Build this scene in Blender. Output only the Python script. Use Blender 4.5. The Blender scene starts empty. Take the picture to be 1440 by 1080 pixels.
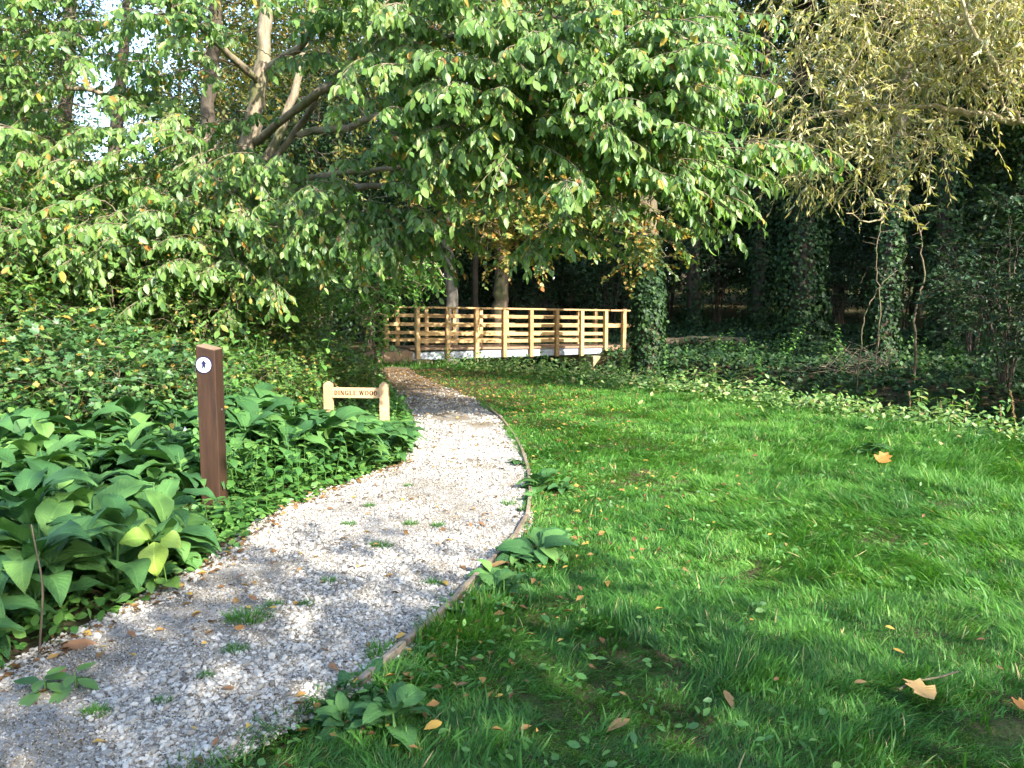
import bpy, math, random
import numpy as np
from mathutils import Matrix

rng = np.random.default_rng(11)
random.seed(5)
sc = bpy.context.scene
col = sc.collection
R = math.radians
Z = np.array([0., 0., 1.])

# ------------------------------------------------------------------ camera geometry (photo is 1440 x 1080)
F = 1109.0
CAM = np.array([0., 0., 1.4])
PITCH = math.atan2(110., F)
cf = np.array([0, math.cos(PITCH), -math.sin(PITCH)])
cu = np.array([0, math.sin(PITCH), math.cos(PITCH)])

def ray(x, y):
    return cf * F + np.array([1., 0, 0]) * (x - 720) - cu * (y - 540)

def gp(x, y, z=0.0):
    d = ray(x, y)
    return CAM + d * ((z - CAM[2]) / d[2])

def at(x, y, D):
    d = ray(x, y)
    return CAM + d * (D / d[1])

# ------------------------------------------------------------------ object helpers
def tag(o, label=None, cat=None, group=None, kind=None):
    if label: o['label'] = label
    if cat: o['category'] = cat
    if group: o['group'] = group
    if kind: o['kind'] = kind
    return o

def thing(name, loc, label, cat, group=None, rz=0):
    o = bpy.data.objects.new(name, None)
    o.empty_display_size = 0.1
    col.objects.link(o)
    o.location = loc
    o.rotation_euler = (0, 0, rz)
    return tag(o, label, cat, group)

def mesh_np(name, V, Fs, mat=None, rnd=None, smooth=True, midx=None):
    """Fs: one (m,k) index array or a list of them."""
    if isinstance(Fs, np.ndarray): Fs = [Fs]
    Fs = [np.asarray(f, dtype=np.int32) for f in Fs if len(f)]
    me = bpy.data.meshes.new(name)
    V = np.asarray(V, dtype=np.float32)
    me.vertices.add(len(V)); me.vertices.foreach_set('co', V.ravel())
    loops = np.concatenate([f.ravel() for f in Fs])
    tot = np.concatenate([np.full(len(f), f.shape[1], dtype=np.int32) for f in Fs])
    st = np.concatenate([[0], np.cumsum(tot)[:-1]]).astype(np.int32)
    me.loops.add(len(loops)); me.loops.foreach_set('vertex_index', loops)
    me.polygons.add(len(tot)); me.polygons.foreach_set('loop_start', st)
    me.polygons.foreach_set('use_smooth', np.full(len(tot), smooth))
    if mat is not None:
        for m in (mat if isinstance(mat, (list, tuple)) else [mat]): me.materials.append(m)
    if midx is not None: me.polygons.foreach_set('material_index', np.asarray(midx, dtype=np.int32))
    if rnd is not None:
        a = me.attributes.new('rnd', 'FLOAT', 'POINT'); a.data.foreach_set('value', np.asarray(rnd, dtype=np.float32))
    me.update(calc_edges=True)
    return me

def obj(name, me, parent=None):
    o = bpy.data.objects.new(name, me)
    col.objects.link(o)
    if parent is not None: o.parent = parent
    return o

def part(name, V, Fs, mat, root, **k):
    """world-space vertices -> child of root (roots of such things are unrotated)"""
    V = np.asarray(V) - np.array(root.location)[None]
    return obj(name, mesh_np(name, V, Fs, mat, **k), root)

def copy_thing(root, loc, rz=0, scale=1.0, label=None, group=None):
    r = root.copy(); col.objects.link(r)
    r.location = loc; r.rotation_euler = (0, 0, rz); r.scale = (scale,) * 3 if np.isscalar(scale) else scale
    if label: r['label'] = label
    if group: r['group'] = group
    for ch in root.children:
        c = ch.copy(); col.objects.link(c); c.parent = r
        for g in ch.children:
            d = g.copy(); col.objects.link(d); d.parent = c
    return r

class MB:
    """collects boxes and prisms into one mesh"""
    def __init__(s): s.v = []; s.f = {3: [], 4: []}; s.n = 0; s.other = []
    def add(s, V, faces):
        V = np.asarray(V, float)
        for f in faces:
            s.f.setdefault(len(f), []).append([i + s.n for i in f])
        s.v.append(V); s.n += len(V)
    def box(s, c, size, rot=None):
        c = np.asarray(c, float); h = np.asarray(size, float) / 2
        V = np.array([[x, y, z] for x in (-1, 1) for y in (-1, 1) for z in (-1, 1)], float) * h
        if rot is not None: V = V @ np.asarray(rot).T
        s.add(V + c, [(0, 1, 3, 2), (4, 6, 7, 5), (0, 4, 5, 1), (2, 3, 7, 6), (0, 2, 6, 4), (1, 5, 7, 3)])
        return s
    def beam(s, a, b, w, h):
        """horizontal-ish bar from a to b; w across, h up"""
        a = np.asarray(a, float); b = np.asarray(b, float); d = (b - a); L = np.linalg.norm(d); d /= L
        sd = np.cross(d, Z); sd /= np.linalg.norm(sd); up = np.cross(sd, d)
        s.box((a + b) / 2, (L, w, h), np.stack([d, sd, up], 1))
        return s
    def prism(s, P, z0, z1):
        """convex or simple polygon P (n,2) extruded z0..z1 (z1 may be per-vertex)"""
        n = len(P); P = np.asarray(P, float)
        z1 = np.broadcast_to(z1, (n,)); z0 = np.broadcast_to(z0, (n,))
        V = np.concatenate([np.column_stack([P, z0]), np.column_stack([P, z1])])
        fs = [tuple(reversed(range(n))), tuple(range(n, 2 * n))]
        fs += [(i, (i + 1) % n, n + (i + 1) % n, n + i) for i in range(n)]
        s.add(V, fs); return s
    def build(s, name, mat, parent=None, bevel=0.0, smooth=False):
        me = mesh_np(name, np.concatenate(s.v), [np.array(f) for f in s.f.values() if f], mat, smooth=smooth)
        o = obj(name, me, parent)
        if bevel:
            b = o.modifiers.new('bevel', 'BEVEL'); b.width = bevel; b.segments = 2; b.limit_method = 'ANGLE'
        return o

def nrm(a):
    return a / np.maximum(np.linalg.norm(a, axis=-1, keepdims=True), 1e-9)

def tubes(P, Rr, sides=5):
    """P (M,n,3), Rr (M,n) -> verts, quads"""
    M, n, _ = P.shape
    T = nrm(np.gradient(P, axis=1))
    ref = np.where(np.abs(T[..., 2:3]) > 0.85, np.array([1., 0.2, 0.]), Z)
    N = nrm(np.cross(T, ref)); B = np.cross(T, N)
    a = np.linspace(0, 2 * np.pi, sides, endpoint=False)
    V = P[:, :, None] + Rr[:, :, None, None] * (np.cos(a)[None, None, :, None] * N[:, :, None] + np.sin(a)[None, None, :, None] * B[:, :, None])
    idx = np.arange(M * n * sides).reshape(M, n, sides)
    q = np.stack([idx[:, :-1], np.roll(idx, -1, 2)[:, :-1], np.roll(idx, -1, 2)[:, 1:], idx[:, 1:]], -1).reshape(-1, 4)
    return V.reshape(-1, 3), q

def join(parts):
    """[(V,F)] -> V, F with same face size"""
    vs, fs, n = [], [], 0
    for V, f in parts:
        vs.append(V); fs.append(f + n); n += len(V)
    return np.concatenate(vs), np.concatenate(fs)

def smooth_line(pts, n):
    """Catmull-Rom resample"""
    p = np.asarray(pts, float); p = np.vstack([2 * p[0] - p[1], p, 2 * p[-1] - p[-2]])
    t = np.linspace(0, len(p) - 3 - 1e-6, n); i = t.astype(int); u = (t - i)[:, None]
    a, b, c, d = p[i], p[i + 1], p[i + 2], p[i + 3]
    return 0.5 * (2 * b + (c - a) * u + (2 * a - 5 * b + 4 * c - d) * u ** 2 + (3 * b - a - 3 * c + d) * u ** 3)

# ------------------------------------------------------------------ materials
def newmat(name):
    m = bpy.data.materials.new(name); m.use_nodes = True
    nt = m.node_tree; nt.nodes.clear()
    out = nt.nodes.new('ShaderNodeOutputMaterial')
    return m, nt, out

def ramp(nt, fac, stops, interp='LINEAR'):
    r = nt.nodes.new('ShaderNodeValToRGB'); r.color_ramp.interpolation = interp
    el = r.color_ramp.elements
    while len(el) < len(stops): el.new(0.5)
    for e, (p, c) in zip(el, stops): e.position = p; e.color = (*c, 1)
    nt.links.new(fac, r.inputs[0]); return r.outputs[0]

def noise(nt, vec, scale, detail=3, rough=0.6):
    n = nt.nodes.new('ShaderNodeTexNoise'); n.inputs['Scale'].default_value = scale
    n.inputs['Detail'].default_value = detail; n.inputs['Roughness'].default_value = rough
    if vec is not None: nt.links.new(vec, n.inputs['Vector'])
    return n.outputs['Fac']

def mixc(nt, fac, a, b, mode='MIX'):
    m = nt.nodes.new('ShaderNodeMix'); m.data_type = 'RGBA'; m.blend_type = mode
    for sock, v in ((m.inputs[0], fac), (m.inputs[6], a), (m.inputs[7], b)):
        if isinstance(v, (int, float)): sock.default_value = v
        elif isinstance(v, tuple): sock.default_value = (*v, 1)
        else: nt.links.new(v, sock)
    return m.outputs[2]

def bump(nt, h, strength, dist=0.02):
    b = nt.nodes.new('ShaderNodeBump'); b.inputs['Strength'].default_value = strength; b.inputs['Distance'].default_value = dist
    nt.links.new(h, b.inputs['Height']); return b.outputs[0]

def coords(nt, kind='Object'):
    return nt.nodes.new('ShaderNodeTexCoord').outputs[kind]

def position(nt):
    return nt.nodes.new('ShaderNodeNewGeometry').outputs['Position']

def scaled(nt, v, s):
    m = nt.nodes.new('ShaderNodeMapping'); m.inputs['Scale'].default_value = s
    nt.links.new(v, m.inputs[0]); return m.outputs[0]

def principled(nt, out, base, rough=0.6, spec=0.4, normal=None, metallic=0.0):
    p = nt.nodes.new('ShaderNodeBsdfPrincipled')
    if isinstance(base, tuple): p.inputs['Base Color'].default_value = (*base, 1)
    else: nt.links.new(base, p.inputs['Base Color'])
    if isinstance(rough, (int, float)): p.inputs['Roughness'].default_value = rough
    else: nt.links.new(rough, p.inputs['Roughness'])
    p.inputs['Specular IOR Level'].default_value = spec
    p.inputs['Metallic'].default_value = metallic
    if normal is not None: nt.links.new(normal, p.inputs['Normal'])
    if out is not None: nt.links.new(p.outputs[0], out.inputs[0])
    return p

def leafmat(name, stops, rough=0.42, spec=0.5, trans=0.3, tcol=(1.5, 1.7, 0.7), bumpy=0.0, patch=0.35, veins=False):
    m, nt, out = newmat(name)
    a = nt.nodes.new('ShaderNodeAttribute'); a.attribute_name = 'rnd'
    c = ramp(nt, a.outputs['Fac'], stops)
    pos = coords(nt)
    n = noise(nt, pos, 9.0, 2)
    c = mixc(nt, patch, c, mixc(nt, n, (0.45, 0.45, 0.45), (1.5, 1.5, 1.4)), 'MULTIPLY')
    nor = None
    if bumpy: nor = bump(nt, noise(nt, pos, 55.0, 3), bumpy, 0.01)
    if veins:
        lf = nt.nodes.new('ShaderNodeAttribute'); lf.attribute_name = 'leaf'
        sp = nt.nodes.new('ShaderNodeSeparateXYZ'); nt.links.new(lf.outputs['Vector'], sp.inputs[0])
        def mth(op, a_, b_=None):
            q = nt.nodes.new('ShaderNodeMath'); q.operation = op
            for i_, v_ in enumerate((a_, b_)):
                if v_ is None: continue
                if isinstance(v_, (int, float)): q.inputs[i_].default_value = v_
                else: nt.links.new(v_, q.inputs[i_])
            return q.outputs[0]
        au = mth('ABSOLUTE', sp.outputs[0])
        ph = mth('MULTIPLY', mth('SUBTRACT', sp.outputs[1], mth('MULTIPLY', au, .16)), 58.)
        rib = mth('POWER', mth('ABSOLUTE', mth('SINE', ph)), .5)
        mid = mth('MINIMUM', mth('MULTIPLY', au, 9.), 1.)
        hgt = mth('ADD', mth('MULTIPLY', mth('MULTIPLY', rib, mid), 1.), mth('MULTIPLY', noise(nt, pos, 60., 3), .9))
        nor = bump(nt, hgt, .42, .005)
        c = mixc(nt, mth('SUBTRACT', 1., mid), c, mixc(nt, 1., c, (1.3, 1.25, 1.3), 'MULTIPLY'))
    p = principled(nt, None, c, rough, spec, nor)
    t = nt.nodes.new('ShaderNodeBsdfTranslucent')
    nt.links.new(mixc(nt, 1.0, c, tcol, 'MULTIPLY'), t.inputs[0])
    mx = nt.nodes.new('ShaderNodeMixShader'); mx.inputs[0].default_value = trans
    nt.links.new(p.outputs[0], mx.inputs[1]); nt.links.new(t.outputs[0], mx.inputs[2])
    nt.links.new(mx.outputs[0], out.inputs[0])
    return m

def barkmat(name, dark, light, scale=14.0, moss=None):
    m, nt, out = newmat(name)
    v = coords(nt)
    n = noise(nt, scaled(nt, v, (1, 1, 0.22)), scale, 5, 0.7)
    c = ramp(nt, n, [(0.3, dark), (0.7, light)])
    if moss:
        k = ramp(nt, noise(nt, v, 2.5, 3), [(0.45, (0, 0, 0)), (0.65, (1, 1, 1))])
        c = mixc(nt, k, c, moss)
    principled(nt, out, c, 0.85, 0.2, bump(nt, n, 0.7, 0.03))
    return m

def woodmat(name, a, b, rough=0.65, scale=(1, 1, 1), bstr=0.25):
    m, nt, out = newmat(name)
    v = coords(nt)
    n = noise(nt, scaled(nt, v, scale), 24.0, 4, 0.65)
    c = ramp(nt, n, [(0.25, a), (0.75, b)])
    n2 = noise(nt, v, 3.0, 3)
    c = mixc(nt, 0.5, c, mixc(nt, n2, (.6, .58, .55), (1.25, 1.25, 1.25)), 'MULTIPLY')
    oi = nt.nodes.new('ShaderNodeObjectInfo')
    c = mixc(nt, 1.0, c, ramp(nt, oi.outputs['Random'], [(0, (.72, .68, .62)), (.5, (1, 1, 1)), (1, (1.12, 1.08, 1.0))]), 'MULTIPLY')
    principled(nt, out, c, rough, 0.3, bump(nt, n, bstr, 0.006))
    return m

def plain(name, c, rough=0.5, spec=0.4, metallic=0.0, var=0.25, scale=12.0):
    m, nt, out = newmat(name)
    n = noise(nt, coords(nt), scale, 4)
    cc = mixc(nt, n, tuple(x * (1 - var) for x in c), tuple(min(1, x * (1 + var)) for x in c))
    principled(nt, out, cc, rough, spec, bump(nt, n, 0.1, 0.004), metallic)
    return m

M = {}
M['cherry'] = leafmat('cherry_leaf', [(0, (.05, .115, .024)), (.45, (.11, .205, .042)), (.9, (.185, .29, .065)), (.955, (.17, .22, .05)), (.978, (.40, .28, .04)), (1, (.36, .13, .03))], rough=.46, spec=.5, trans=.38)
M['hazel'] = leafmat('hazel_leaf', [(0, (.045, .115, .022)), (.5, (.09, .19, .036)), (.9, (.16, .27, .05)), (.95, (.32, .27, .04)), (1, (.30, .16, .04))], rough=.5, trans=.32)
M['oak'] = leafmat('oak_leaf', [(0, (.07, .125, .03)), (.45, (.13, .18, .04)), (.62, (.28, .23, .05)), (.85, (.45, .27, .07)), (1, (.42, .16, .04))], rough=.5, trans=.3)
M['willow'] = leafmat('willow_leaf', [(0, (.10, .14, .05)), (.35, (.25, .25, .075)), (.7, (.42, .36, .115)), (.9, (.52, .42, .13)), (1, (.62, .58, .40))], spec=.9, rough=.38, trans=.3)
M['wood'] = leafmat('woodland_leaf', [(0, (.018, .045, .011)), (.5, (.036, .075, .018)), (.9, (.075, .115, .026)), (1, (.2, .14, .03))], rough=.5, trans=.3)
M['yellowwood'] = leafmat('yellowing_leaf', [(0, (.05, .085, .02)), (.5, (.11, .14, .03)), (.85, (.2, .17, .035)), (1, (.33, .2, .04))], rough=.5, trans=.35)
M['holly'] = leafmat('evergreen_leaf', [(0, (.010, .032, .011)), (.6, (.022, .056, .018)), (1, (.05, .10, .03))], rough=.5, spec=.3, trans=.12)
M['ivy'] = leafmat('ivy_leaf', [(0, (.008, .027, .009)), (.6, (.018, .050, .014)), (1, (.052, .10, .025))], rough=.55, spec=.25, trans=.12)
M['sapling'] = leafmat('sapling_leaf', [(0, (.05, .15, .022)), (.6, (.09, .23, .034)), (1, (.15, .31, .055))], rough=.42, trans=.35)
M['bramble'] = leafmat('bramble_leaf', [(0, (.03, .085, .026)), (.6, (.065, .145, .04)), (.94, (.12, .21, .055)), (.97, (.33, .24, .04)), (1, (.35, .2, .04))], rough=.45, trans=.22)
M['comfrey'] = leafmat('comfrey_leaf', [(0, (.026, .080, .024)), (.5, (.046, .125, .034)), (.88, (.085, .19, .046)), (.97, (.15, .27, .055)), (1, (.25, .33, .06))], rough=.62, spec=.3, trans=.18, veins=True)
M['comfrey_pale'] = leafmat('yellowing_comfrey_leaf', [(0, (.15, .28, .04)), (.6, (.22, .35, .05)), (1, (.32, .40, .07))], rough=.5, trans=.25, veins=True)
M['nettle'] = leafmat('nettle_leaf', [(0, (.04, .12, .022)), (.6, (.075, .185, .033)), (1, (.13, .25, .048))], rough=.5, trans=.25, bumpy=.3)
M['weed'] = leafmat('weed_leaf', [(0, (.05, .13, .028)), (.5, (.12, .22, .05)), (.85, (.18, .26, .07)), (1, (.38, .31, .15))], rough=.5, trans=.3)
M['dry'] = leafmat('dry_stalk', [(0, (.18, .12, .06)), (.6, (.3, .2, .1)), (1, (.42, .3, .16))], rough=.8, spec=.1, trans=.1)
M['grass'] = leafmat('grass_blade', [(0, (.026, .095, .011)), (.45, (.054, .165, .019)), (.85, (.10, .25, .034)), (.965, (.17, .31, .06)), (.985, (.34, .29, .12)), (1, (.34, .27, .13))], rough=.5, spec=.35, trans=.35, tcol=(1.4, 1.6, .6), patch=.25)
M['litter'] = leafmat('leaf_litter', [(0, (.09, .045, .02)), (.5, (.17, .09, .035)), (.8, (.3, .17, .05)), (1, (.48, .31, .07))], rough=.75, spec=.2, trans=.1)
M['leaf_yellow'] = leafmat('fallen_yellow_leaf', [(0, (.40, .22, .03)), (1, (.50, .30, .05))], rough=.6, trans=.15)
M['leaf_tan'] = leafmat('fallen_tan_leaf', [(0, (.24, .14, .045)), (1, (.34, .21, .075))], rough=.7, trans=.1)
M['leaf_brown'] = leafmat('fallen_brown_leaf', [(0, (.16, .07, .03)), (1, (.27, .13, .05))], rough=.7, trans=.1)
M['leaf_orange'] = leafmat('fallen_orange_leaf', [(0, (.36, .14, .025)), (1, (.42, .19, .03))], rough=.6, trans=.1)
M['bark_pale'] = barkmat('pale_bark', (.10, .075, .048), (.30, .24, .165), moss=(.11, .11, .045))
M['bark_dark'] = barkmat('dark_bark', (.03, .024, .018), (.10, .08, .055))
M['bark_mid'] = barkmat('brown_bark', (.07, .05, .032), (.21, .16, .105), moss=(.07, .085, .03))
M['bark_grey'] = barkmat('grey_bark', (.10, .09, .075), (.28, .25, .2))
M['twig'] = barkmat('twig_bark', (.14, .105, .07), (.34, .27, .18), 40)
M['willow_bark'] = barkmat('willow_bark', (.24, .19, .10), (.50, .41, .24), 30)
M['pine'] = woodmat('new_pine_timber', (.36, .225, .095), (.56, .385, .19), scale=(.25, 1, 1))
M['deck'] = woodmat('weathered_deck_timber', (.16, .10, .06), (.28, .19, .12))
M['oakpost'] = woodmat('dark_oak_post', (.018, .0085, .0045), (.062, .029, .0135), rough=.7, scale=(1, 1, .10), bstr=.4)
M['oaktop_lit'] = woodmat('lit_cut_post_top', (.16, .10, .06), (.28, .19, .12))  # paler than the post: light on its cut top put into the colour
M['signwood'] = woodmat('planed_sign_wood', (.42, .27, .15), (.56, .38, .23), scale=(.2, 1, 1), bstr=.1)
M['edging'] = woodmat('grey_edging_timber', (.15, .11, .08), (.32, .25, .185))
M['engrave'] = plain('engraved_lettering', (.05, .015, .006), .9, 0.1)
M['discwhite'] = plain('white_disc', (.62, .70, .70), .35, var=.08)
M['navy'] = plain('navy_blue_print', (.008, .008, .055), .4, var=.1)
M['screw'] = plain('screw_metal', (.35, .33, .3), .4, metallic=.8)
M['steel'] = plain('galvanised_steel', (.34, .37, .41), .45, metallic=.0, var=.15, scale=6)
M['litterwhite'] = plain('white_plastic', (.8, .82, .85), .5)

def concrete():
    m, nt, out = newmat('mossy_concrete'); v = coords(nt)
    n = noise(nt, v, 8, 5)
    c = ramp(nt, n, [(.3, (.24, .2, .14)), (.7, (.42, .36, .26))])
    k = ramp(nt, noise(nt, v, 3.0, 4), [(.42, (0, 0, 0)), (.62, (1, 1, 1))])
    c = mixc(nt, k, c, (.17, .17, .05))
    principled(nt, out, c, .9, .2, bump(nt, n, .3, .02)); return m
M['concrete'] = concrete()

def gravel_base():
    m, nt, out = newmat('gravel_path'); v = position(nt)
    vo = nt.nodes.new('ShaderNodeTexVoronoi'); vo.inputs['Scale'].default_value = 55; nt.links.new(v, vo.inputs['Vector'])
    c = mixc(nt, vo.outputs['Color'], (.14, .125, .105), (.36, .345, .32))
    dirt = ramp(nt, noise(nt, scaled(nt, v, (1, .6, 1)), 1.7, 5, .65), [(.45, (0, 0, 0)), (.62, (1, 1, 1))])
    fine = ramp(nt, noise(nt, v, 90, 3), [(.3, (.11, .085, .055)), (.7, (.26, .22, .16))])
    c = mixc(nt, dirt, c, fine)
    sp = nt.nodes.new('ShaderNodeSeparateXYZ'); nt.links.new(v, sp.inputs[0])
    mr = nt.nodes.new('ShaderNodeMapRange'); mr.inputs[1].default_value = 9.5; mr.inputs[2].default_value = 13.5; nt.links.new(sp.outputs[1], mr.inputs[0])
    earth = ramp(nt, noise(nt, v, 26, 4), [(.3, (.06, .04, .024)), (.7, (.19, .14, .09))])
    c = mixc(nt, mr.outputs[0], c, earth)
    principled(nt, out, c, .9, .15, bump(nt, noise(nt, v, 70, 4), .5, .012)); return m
M['gravelbase'] = gravel_base()

def stones():
    m, nt, out = newmat('limestone_chip')
    a = nt.nodes.new('ShaderNodeAttribute'); a.attribute_name = 'rnd'
    c = ramp(nt, a.outputs['Fac'], [(0, (.08, .068, .055)), (.08, (.21, .188, .155)), (.3, (.31, .288, .25)), (.75, (.385, .365, .325)), (1, (.48, .455, .41))])
    n = noise(nt, position(nt), 60, 4)
    c = mixc(nt, .6, c, mixc(nt, n, (.6, .58, .55), (1.2, 1.2, 1.2)), 'MULTIPLY')
    principled(nt, out, c, .75, .25, bump(nt, n, .3, .006)); return m
M['stone'] = stones()

def soil():
    m, nt, out = newmat('woodland_soil'); v = position(nt)
    n = noise(nt, v, 14, 6, .7); n2 = noise(nt, v, 1.2, 4)
    c = ramp(nt, n, [(.3, (.030, .020, .012)), (.7, (.105, .070, .042))])
    c2 = ramp(nt, n, [(.3, (.022, .040, .010)), (.7, (.05, .085, .02))])
    c = mixc(nt, ramp(nt, n2, [(.4, (0, 0, 0)), (.6, (1, 1, 1))]), c, c2)
    principled(nt, out, c, .95, .1, bump(nt, n, .8, .04)); return m
M['soil'] = soil()

# ------------------------------------------------------------------ terrain and path geometry
BR0 = np.array([-2.34, 19.4]); BR1 = np.array([2.60, 22.2])
BU = (BR1 - BR0) / np.linalg.norm(BR1 - BR0); BL = np.linalg.norm(BR1 - BR0)
BV = np.array([-BU[1], BU[0]])
MID = (BR0 + BR1) / 2

def S(x, y): return (x - MID[0]) * BU[0] + (y - MID[1]) * BU[1]
def TV(x, y): return -((x - MID[0]) * BV[0] + (y - MID[1]) * BV[1])
def sst(a, b, x):
    t = np.clip((x - a) / (b - a), 0, 1); return t * t * (3 - 2 * t)

EDGE_R_PX = [(330, 1070), (505, 970), (575, 905), (640, 850), (690, 795), (737, 745), (745, 690), (738, 650), (722, 615), (697, 583), (665, 562), (625, 545), (590, 530), (572, 516)]
EDGE_L_PX = [(0, 965), (60, 925), (170, 870), (300, 800), (352, 760), (385, 730), (450, 700), (520, 675), (578, 650), (588, 620), (580, 585), (562, 560), (545, 540), (532, 524), (530, 514)]
ER = np.array([[-2.0, .6], [-1.35, 1.6]] + [gp(*p)[:2] for p in EDGE_R_PX])
EL = np.array([[-3.3, .6], [-2.4, 1.8]] + [gp(*p)[:2] for p in EDGE_L_PX])
# (both run away from the camera: y grows along them)
def xr(y): return np.interp(y, ER[:, 1], ER[:, 0])
def xl(y): return np.interp(y, EL[:, 1], EL[:, 0])

def wob(x, y):
    return (np.sin(x * 1.7 + 1.3) * np.cos(y * 1.3 + .4) * .5 + np.sin(x * 4.1 + y * 3.3) * .25 + np.cos(y * 5.7 - x * 2.9 + 2) * .2)

def gz(x, y):
    x = np.asarray(x, float); y = np.asarray(y, float)
    s = S(x, y)
    d = np.hypot(x - MID[0], y - MID[1])
    nb = 1 - sst(1.6, 4.5, np.abs(TV(x, y)))     # the cut is wider under the bridge
    ditch = -1.05 * sst(-1.55 - .75 * nb, -.1 - .9 * nb, s) * (1 - sst(.5 + .9 * nb, 2.3 + .55 * nb, s))
    bank = .12 * sst(1.8, 3.0, s) + .05 * np.clip(s - 3, 0, 60)
    onpath = sst(-.35, .05, x - xl(y)) * (1 - sst(-.05, .35, x - xr(y))) * (y < 18)
    left = .16 * sst(.15, 1.6, xl(np.minimum(y, 17)) - x) + .03 * np.clip(xl(np.minimum(y, 17)) - x - 2, 0, 30)
    far = .04 * np.clip(y - 28, 0, 60)
    w = .035 * wob(x, y) * (1 - onpath) + .008 * wob(x * 2, y * 2)
    return ditch + bank + left * (s < 0) + far + w

def gpos(x, y, dz=0.0):
    return np.array([x, y, float(gz(x, y)) + dz])

def gpx(px, py):
    p = gp(px, py); return p[0], p[1]

# ground sheet
def axis(a, b, fine, far, k=40):
    mid = np.arange(a, b + 1e-6, fine)
    g = np.geomspace(fine, far, k)
    return np.concatenate([(a - np.cumsum(g))[::-1], mid, b + np.cumsum(g)])
gx = axis(-8, 9, .14, 60); gy = axis(0, 24, .14, 60)
X, Y = np.meshgrid(gx, gy)
V = np.stack([X, Y, gz(X, Y)], -1).reshape(-1, 3)
ny, nx = X.shape
I = np.arange(nx * ny).reshape(ny, nx)
Q = np.stack([I[:-1, :-1], I[:-1, 1:], I[1:, 1:], I[1:, :-1]], -1).reshape(-1, 4)
tag(obj('ground', mesh_np('ground', V, Q, M['soil'])), 'soil and turf of the clearing and wood floor', None, None, 'structure')

# path sheet
ys = np.concatenate([np.linspace(.6, 6, 150), np.linspace(6.05, 17.6, 150)])
t = np.linspace(0, 1, 26)
l = xl(ys); r = xr(ys)
jag = .05 * np.sin(ys * 9) + .035 * np.sin(ys * 23 + 1)
l = l - .02 + jag * .8; r = np.minimum(r, r - .0)
PX = l[:, None] * (1 - t) + r[:, None] * t
PY = np.repeat(ys[:, None], 26, 1)
PZ = gz(PX, PY) + .016 + .012 * wob(PX * 3, PY * 3) + .02 * np.sin(np.pi * t)[None]
I = np.arange(PX.size).reshape(PX.shape)
Q = np.stack([I[:-1, :-1], I[:-1, 1:], I[1:, 1:], I[1:, :-1]], -1).reshape(-1, 4)
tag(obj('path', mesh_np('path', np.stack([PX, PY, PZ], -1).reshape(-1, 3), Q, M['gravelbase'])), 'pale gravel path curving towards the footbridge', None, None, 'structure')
def pathz(x, y):
    tt = np.clip((x - (xl(y) - .02)) / (xr(y) - xl(y) + .02), 0, 1)
    return gz(x, y) + .016 + .012 * wob(x * 3, y * 3) + .02 * np.sin(np.pi * tt)

# gravel chips (nobody could count them)
def ico():
    p = (1 + 5 ** .5) / 2
    v = np.array([(-1, p, 0), (1, p, 0), (-1, -p, 0), (1, -p, 0), (0, -1, p), (0, 1, p), (0, -1, -p), (0, 1, -p), (p, 0, -1), (p, 0, 1), (-p, 0, -1), (-p, 0, 1)]) / (1 + p * p) ** .5
    f = np.array([(0, 11, 5), (0, 5, 1), (0, 1, 7), (0, 7, 10), (0, 10, 11), (1, 5, 9), (5, 11, 4), (11, 10, 2), (10, 7, 6), (7, 1, 8), (3, 9, 4), (3, 4, 2), (3, 2, 6), (3, 6, 8), (3, 8, 9), (4, 9, 5), (2, 4, 11), (6, 2, 10), (8, 6, 7), (9, 8, 1)])
    return v, f
iv, iff = ico()
def chips(n, y0, y1, smin, smax, keep=None):
    y = rng.uniform(0, 1, n) ** 1.5 * (y1 - y0) + y0
    tt = rng.uniform(-.06, 1.03, n)
    x = xl(y) + tt * (xr(y) - xl(y))
    dirt = wob(x * 1.6 + 3, y * 1.1 + 1) + .5 * wob(x * 5, y * 4)
    dirt = dirt + .45 * np.exp(-((tt - .28) / .22) ** 2) * (y < 4.2) + .04
    k = (dirt < rng.uniform(-.05, .62, n))
    k |= (tt < .06)
    k &= rng.uniform(0, 1, n) > .93 * sst(9.5, 13.5, y)
    x, y = x[k], y[k]; n = len(x)
    s = smin + (smax - smin) * rng.uniform(0, 1, n) ** 2.2
    A = rng.normal(size=(n, 3, 3)); Qm, _ = np.linalg.qr(A)
    sc3 = rng.uniform(.55, 1.25, (n, 3)); sc3[:, 2] *= .75
    v = iv[None] * rng.uniform(.68, 1.25, (n, 12, 1)) * sc3[:, None]
    v = np.einsum('nij,nkj->nki', Qm, v) * s[:, None, None]
    v[..., 2] *= .75
    c = np.stack([x, y, pathz(x, y) + s * rng.uniform(-.1, .45, n)], -1)
    v = v + c[:, None]
    f = iff[None] + (np.arange(n) * 12)[:, None, None]
    return v.reshape(-1, 3), f.reshape(-1, 3), np.repeat(rng.uniform(0, 1, n), 12)
a = chips(34000, 1.6, 7.5, .005, .018); b = chips(16000, 7, 16.5, .009, .019); c_ = chips(60000, 1.6, 6.5, .003, .008)
Vv, Ff = join([(a[0], a[1]), (b[0], b[1]), (c_[0], c_[1])])
tag(obj('gravel', mesh_np('gravel', Vv, Ff, M['stone'], rnd=np.concatenate([a[2], b[2], c_[2]]), smooth=False)), 'loose pale grey stone chips covering the path', 'gravel', None, 'stuff')

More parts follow.
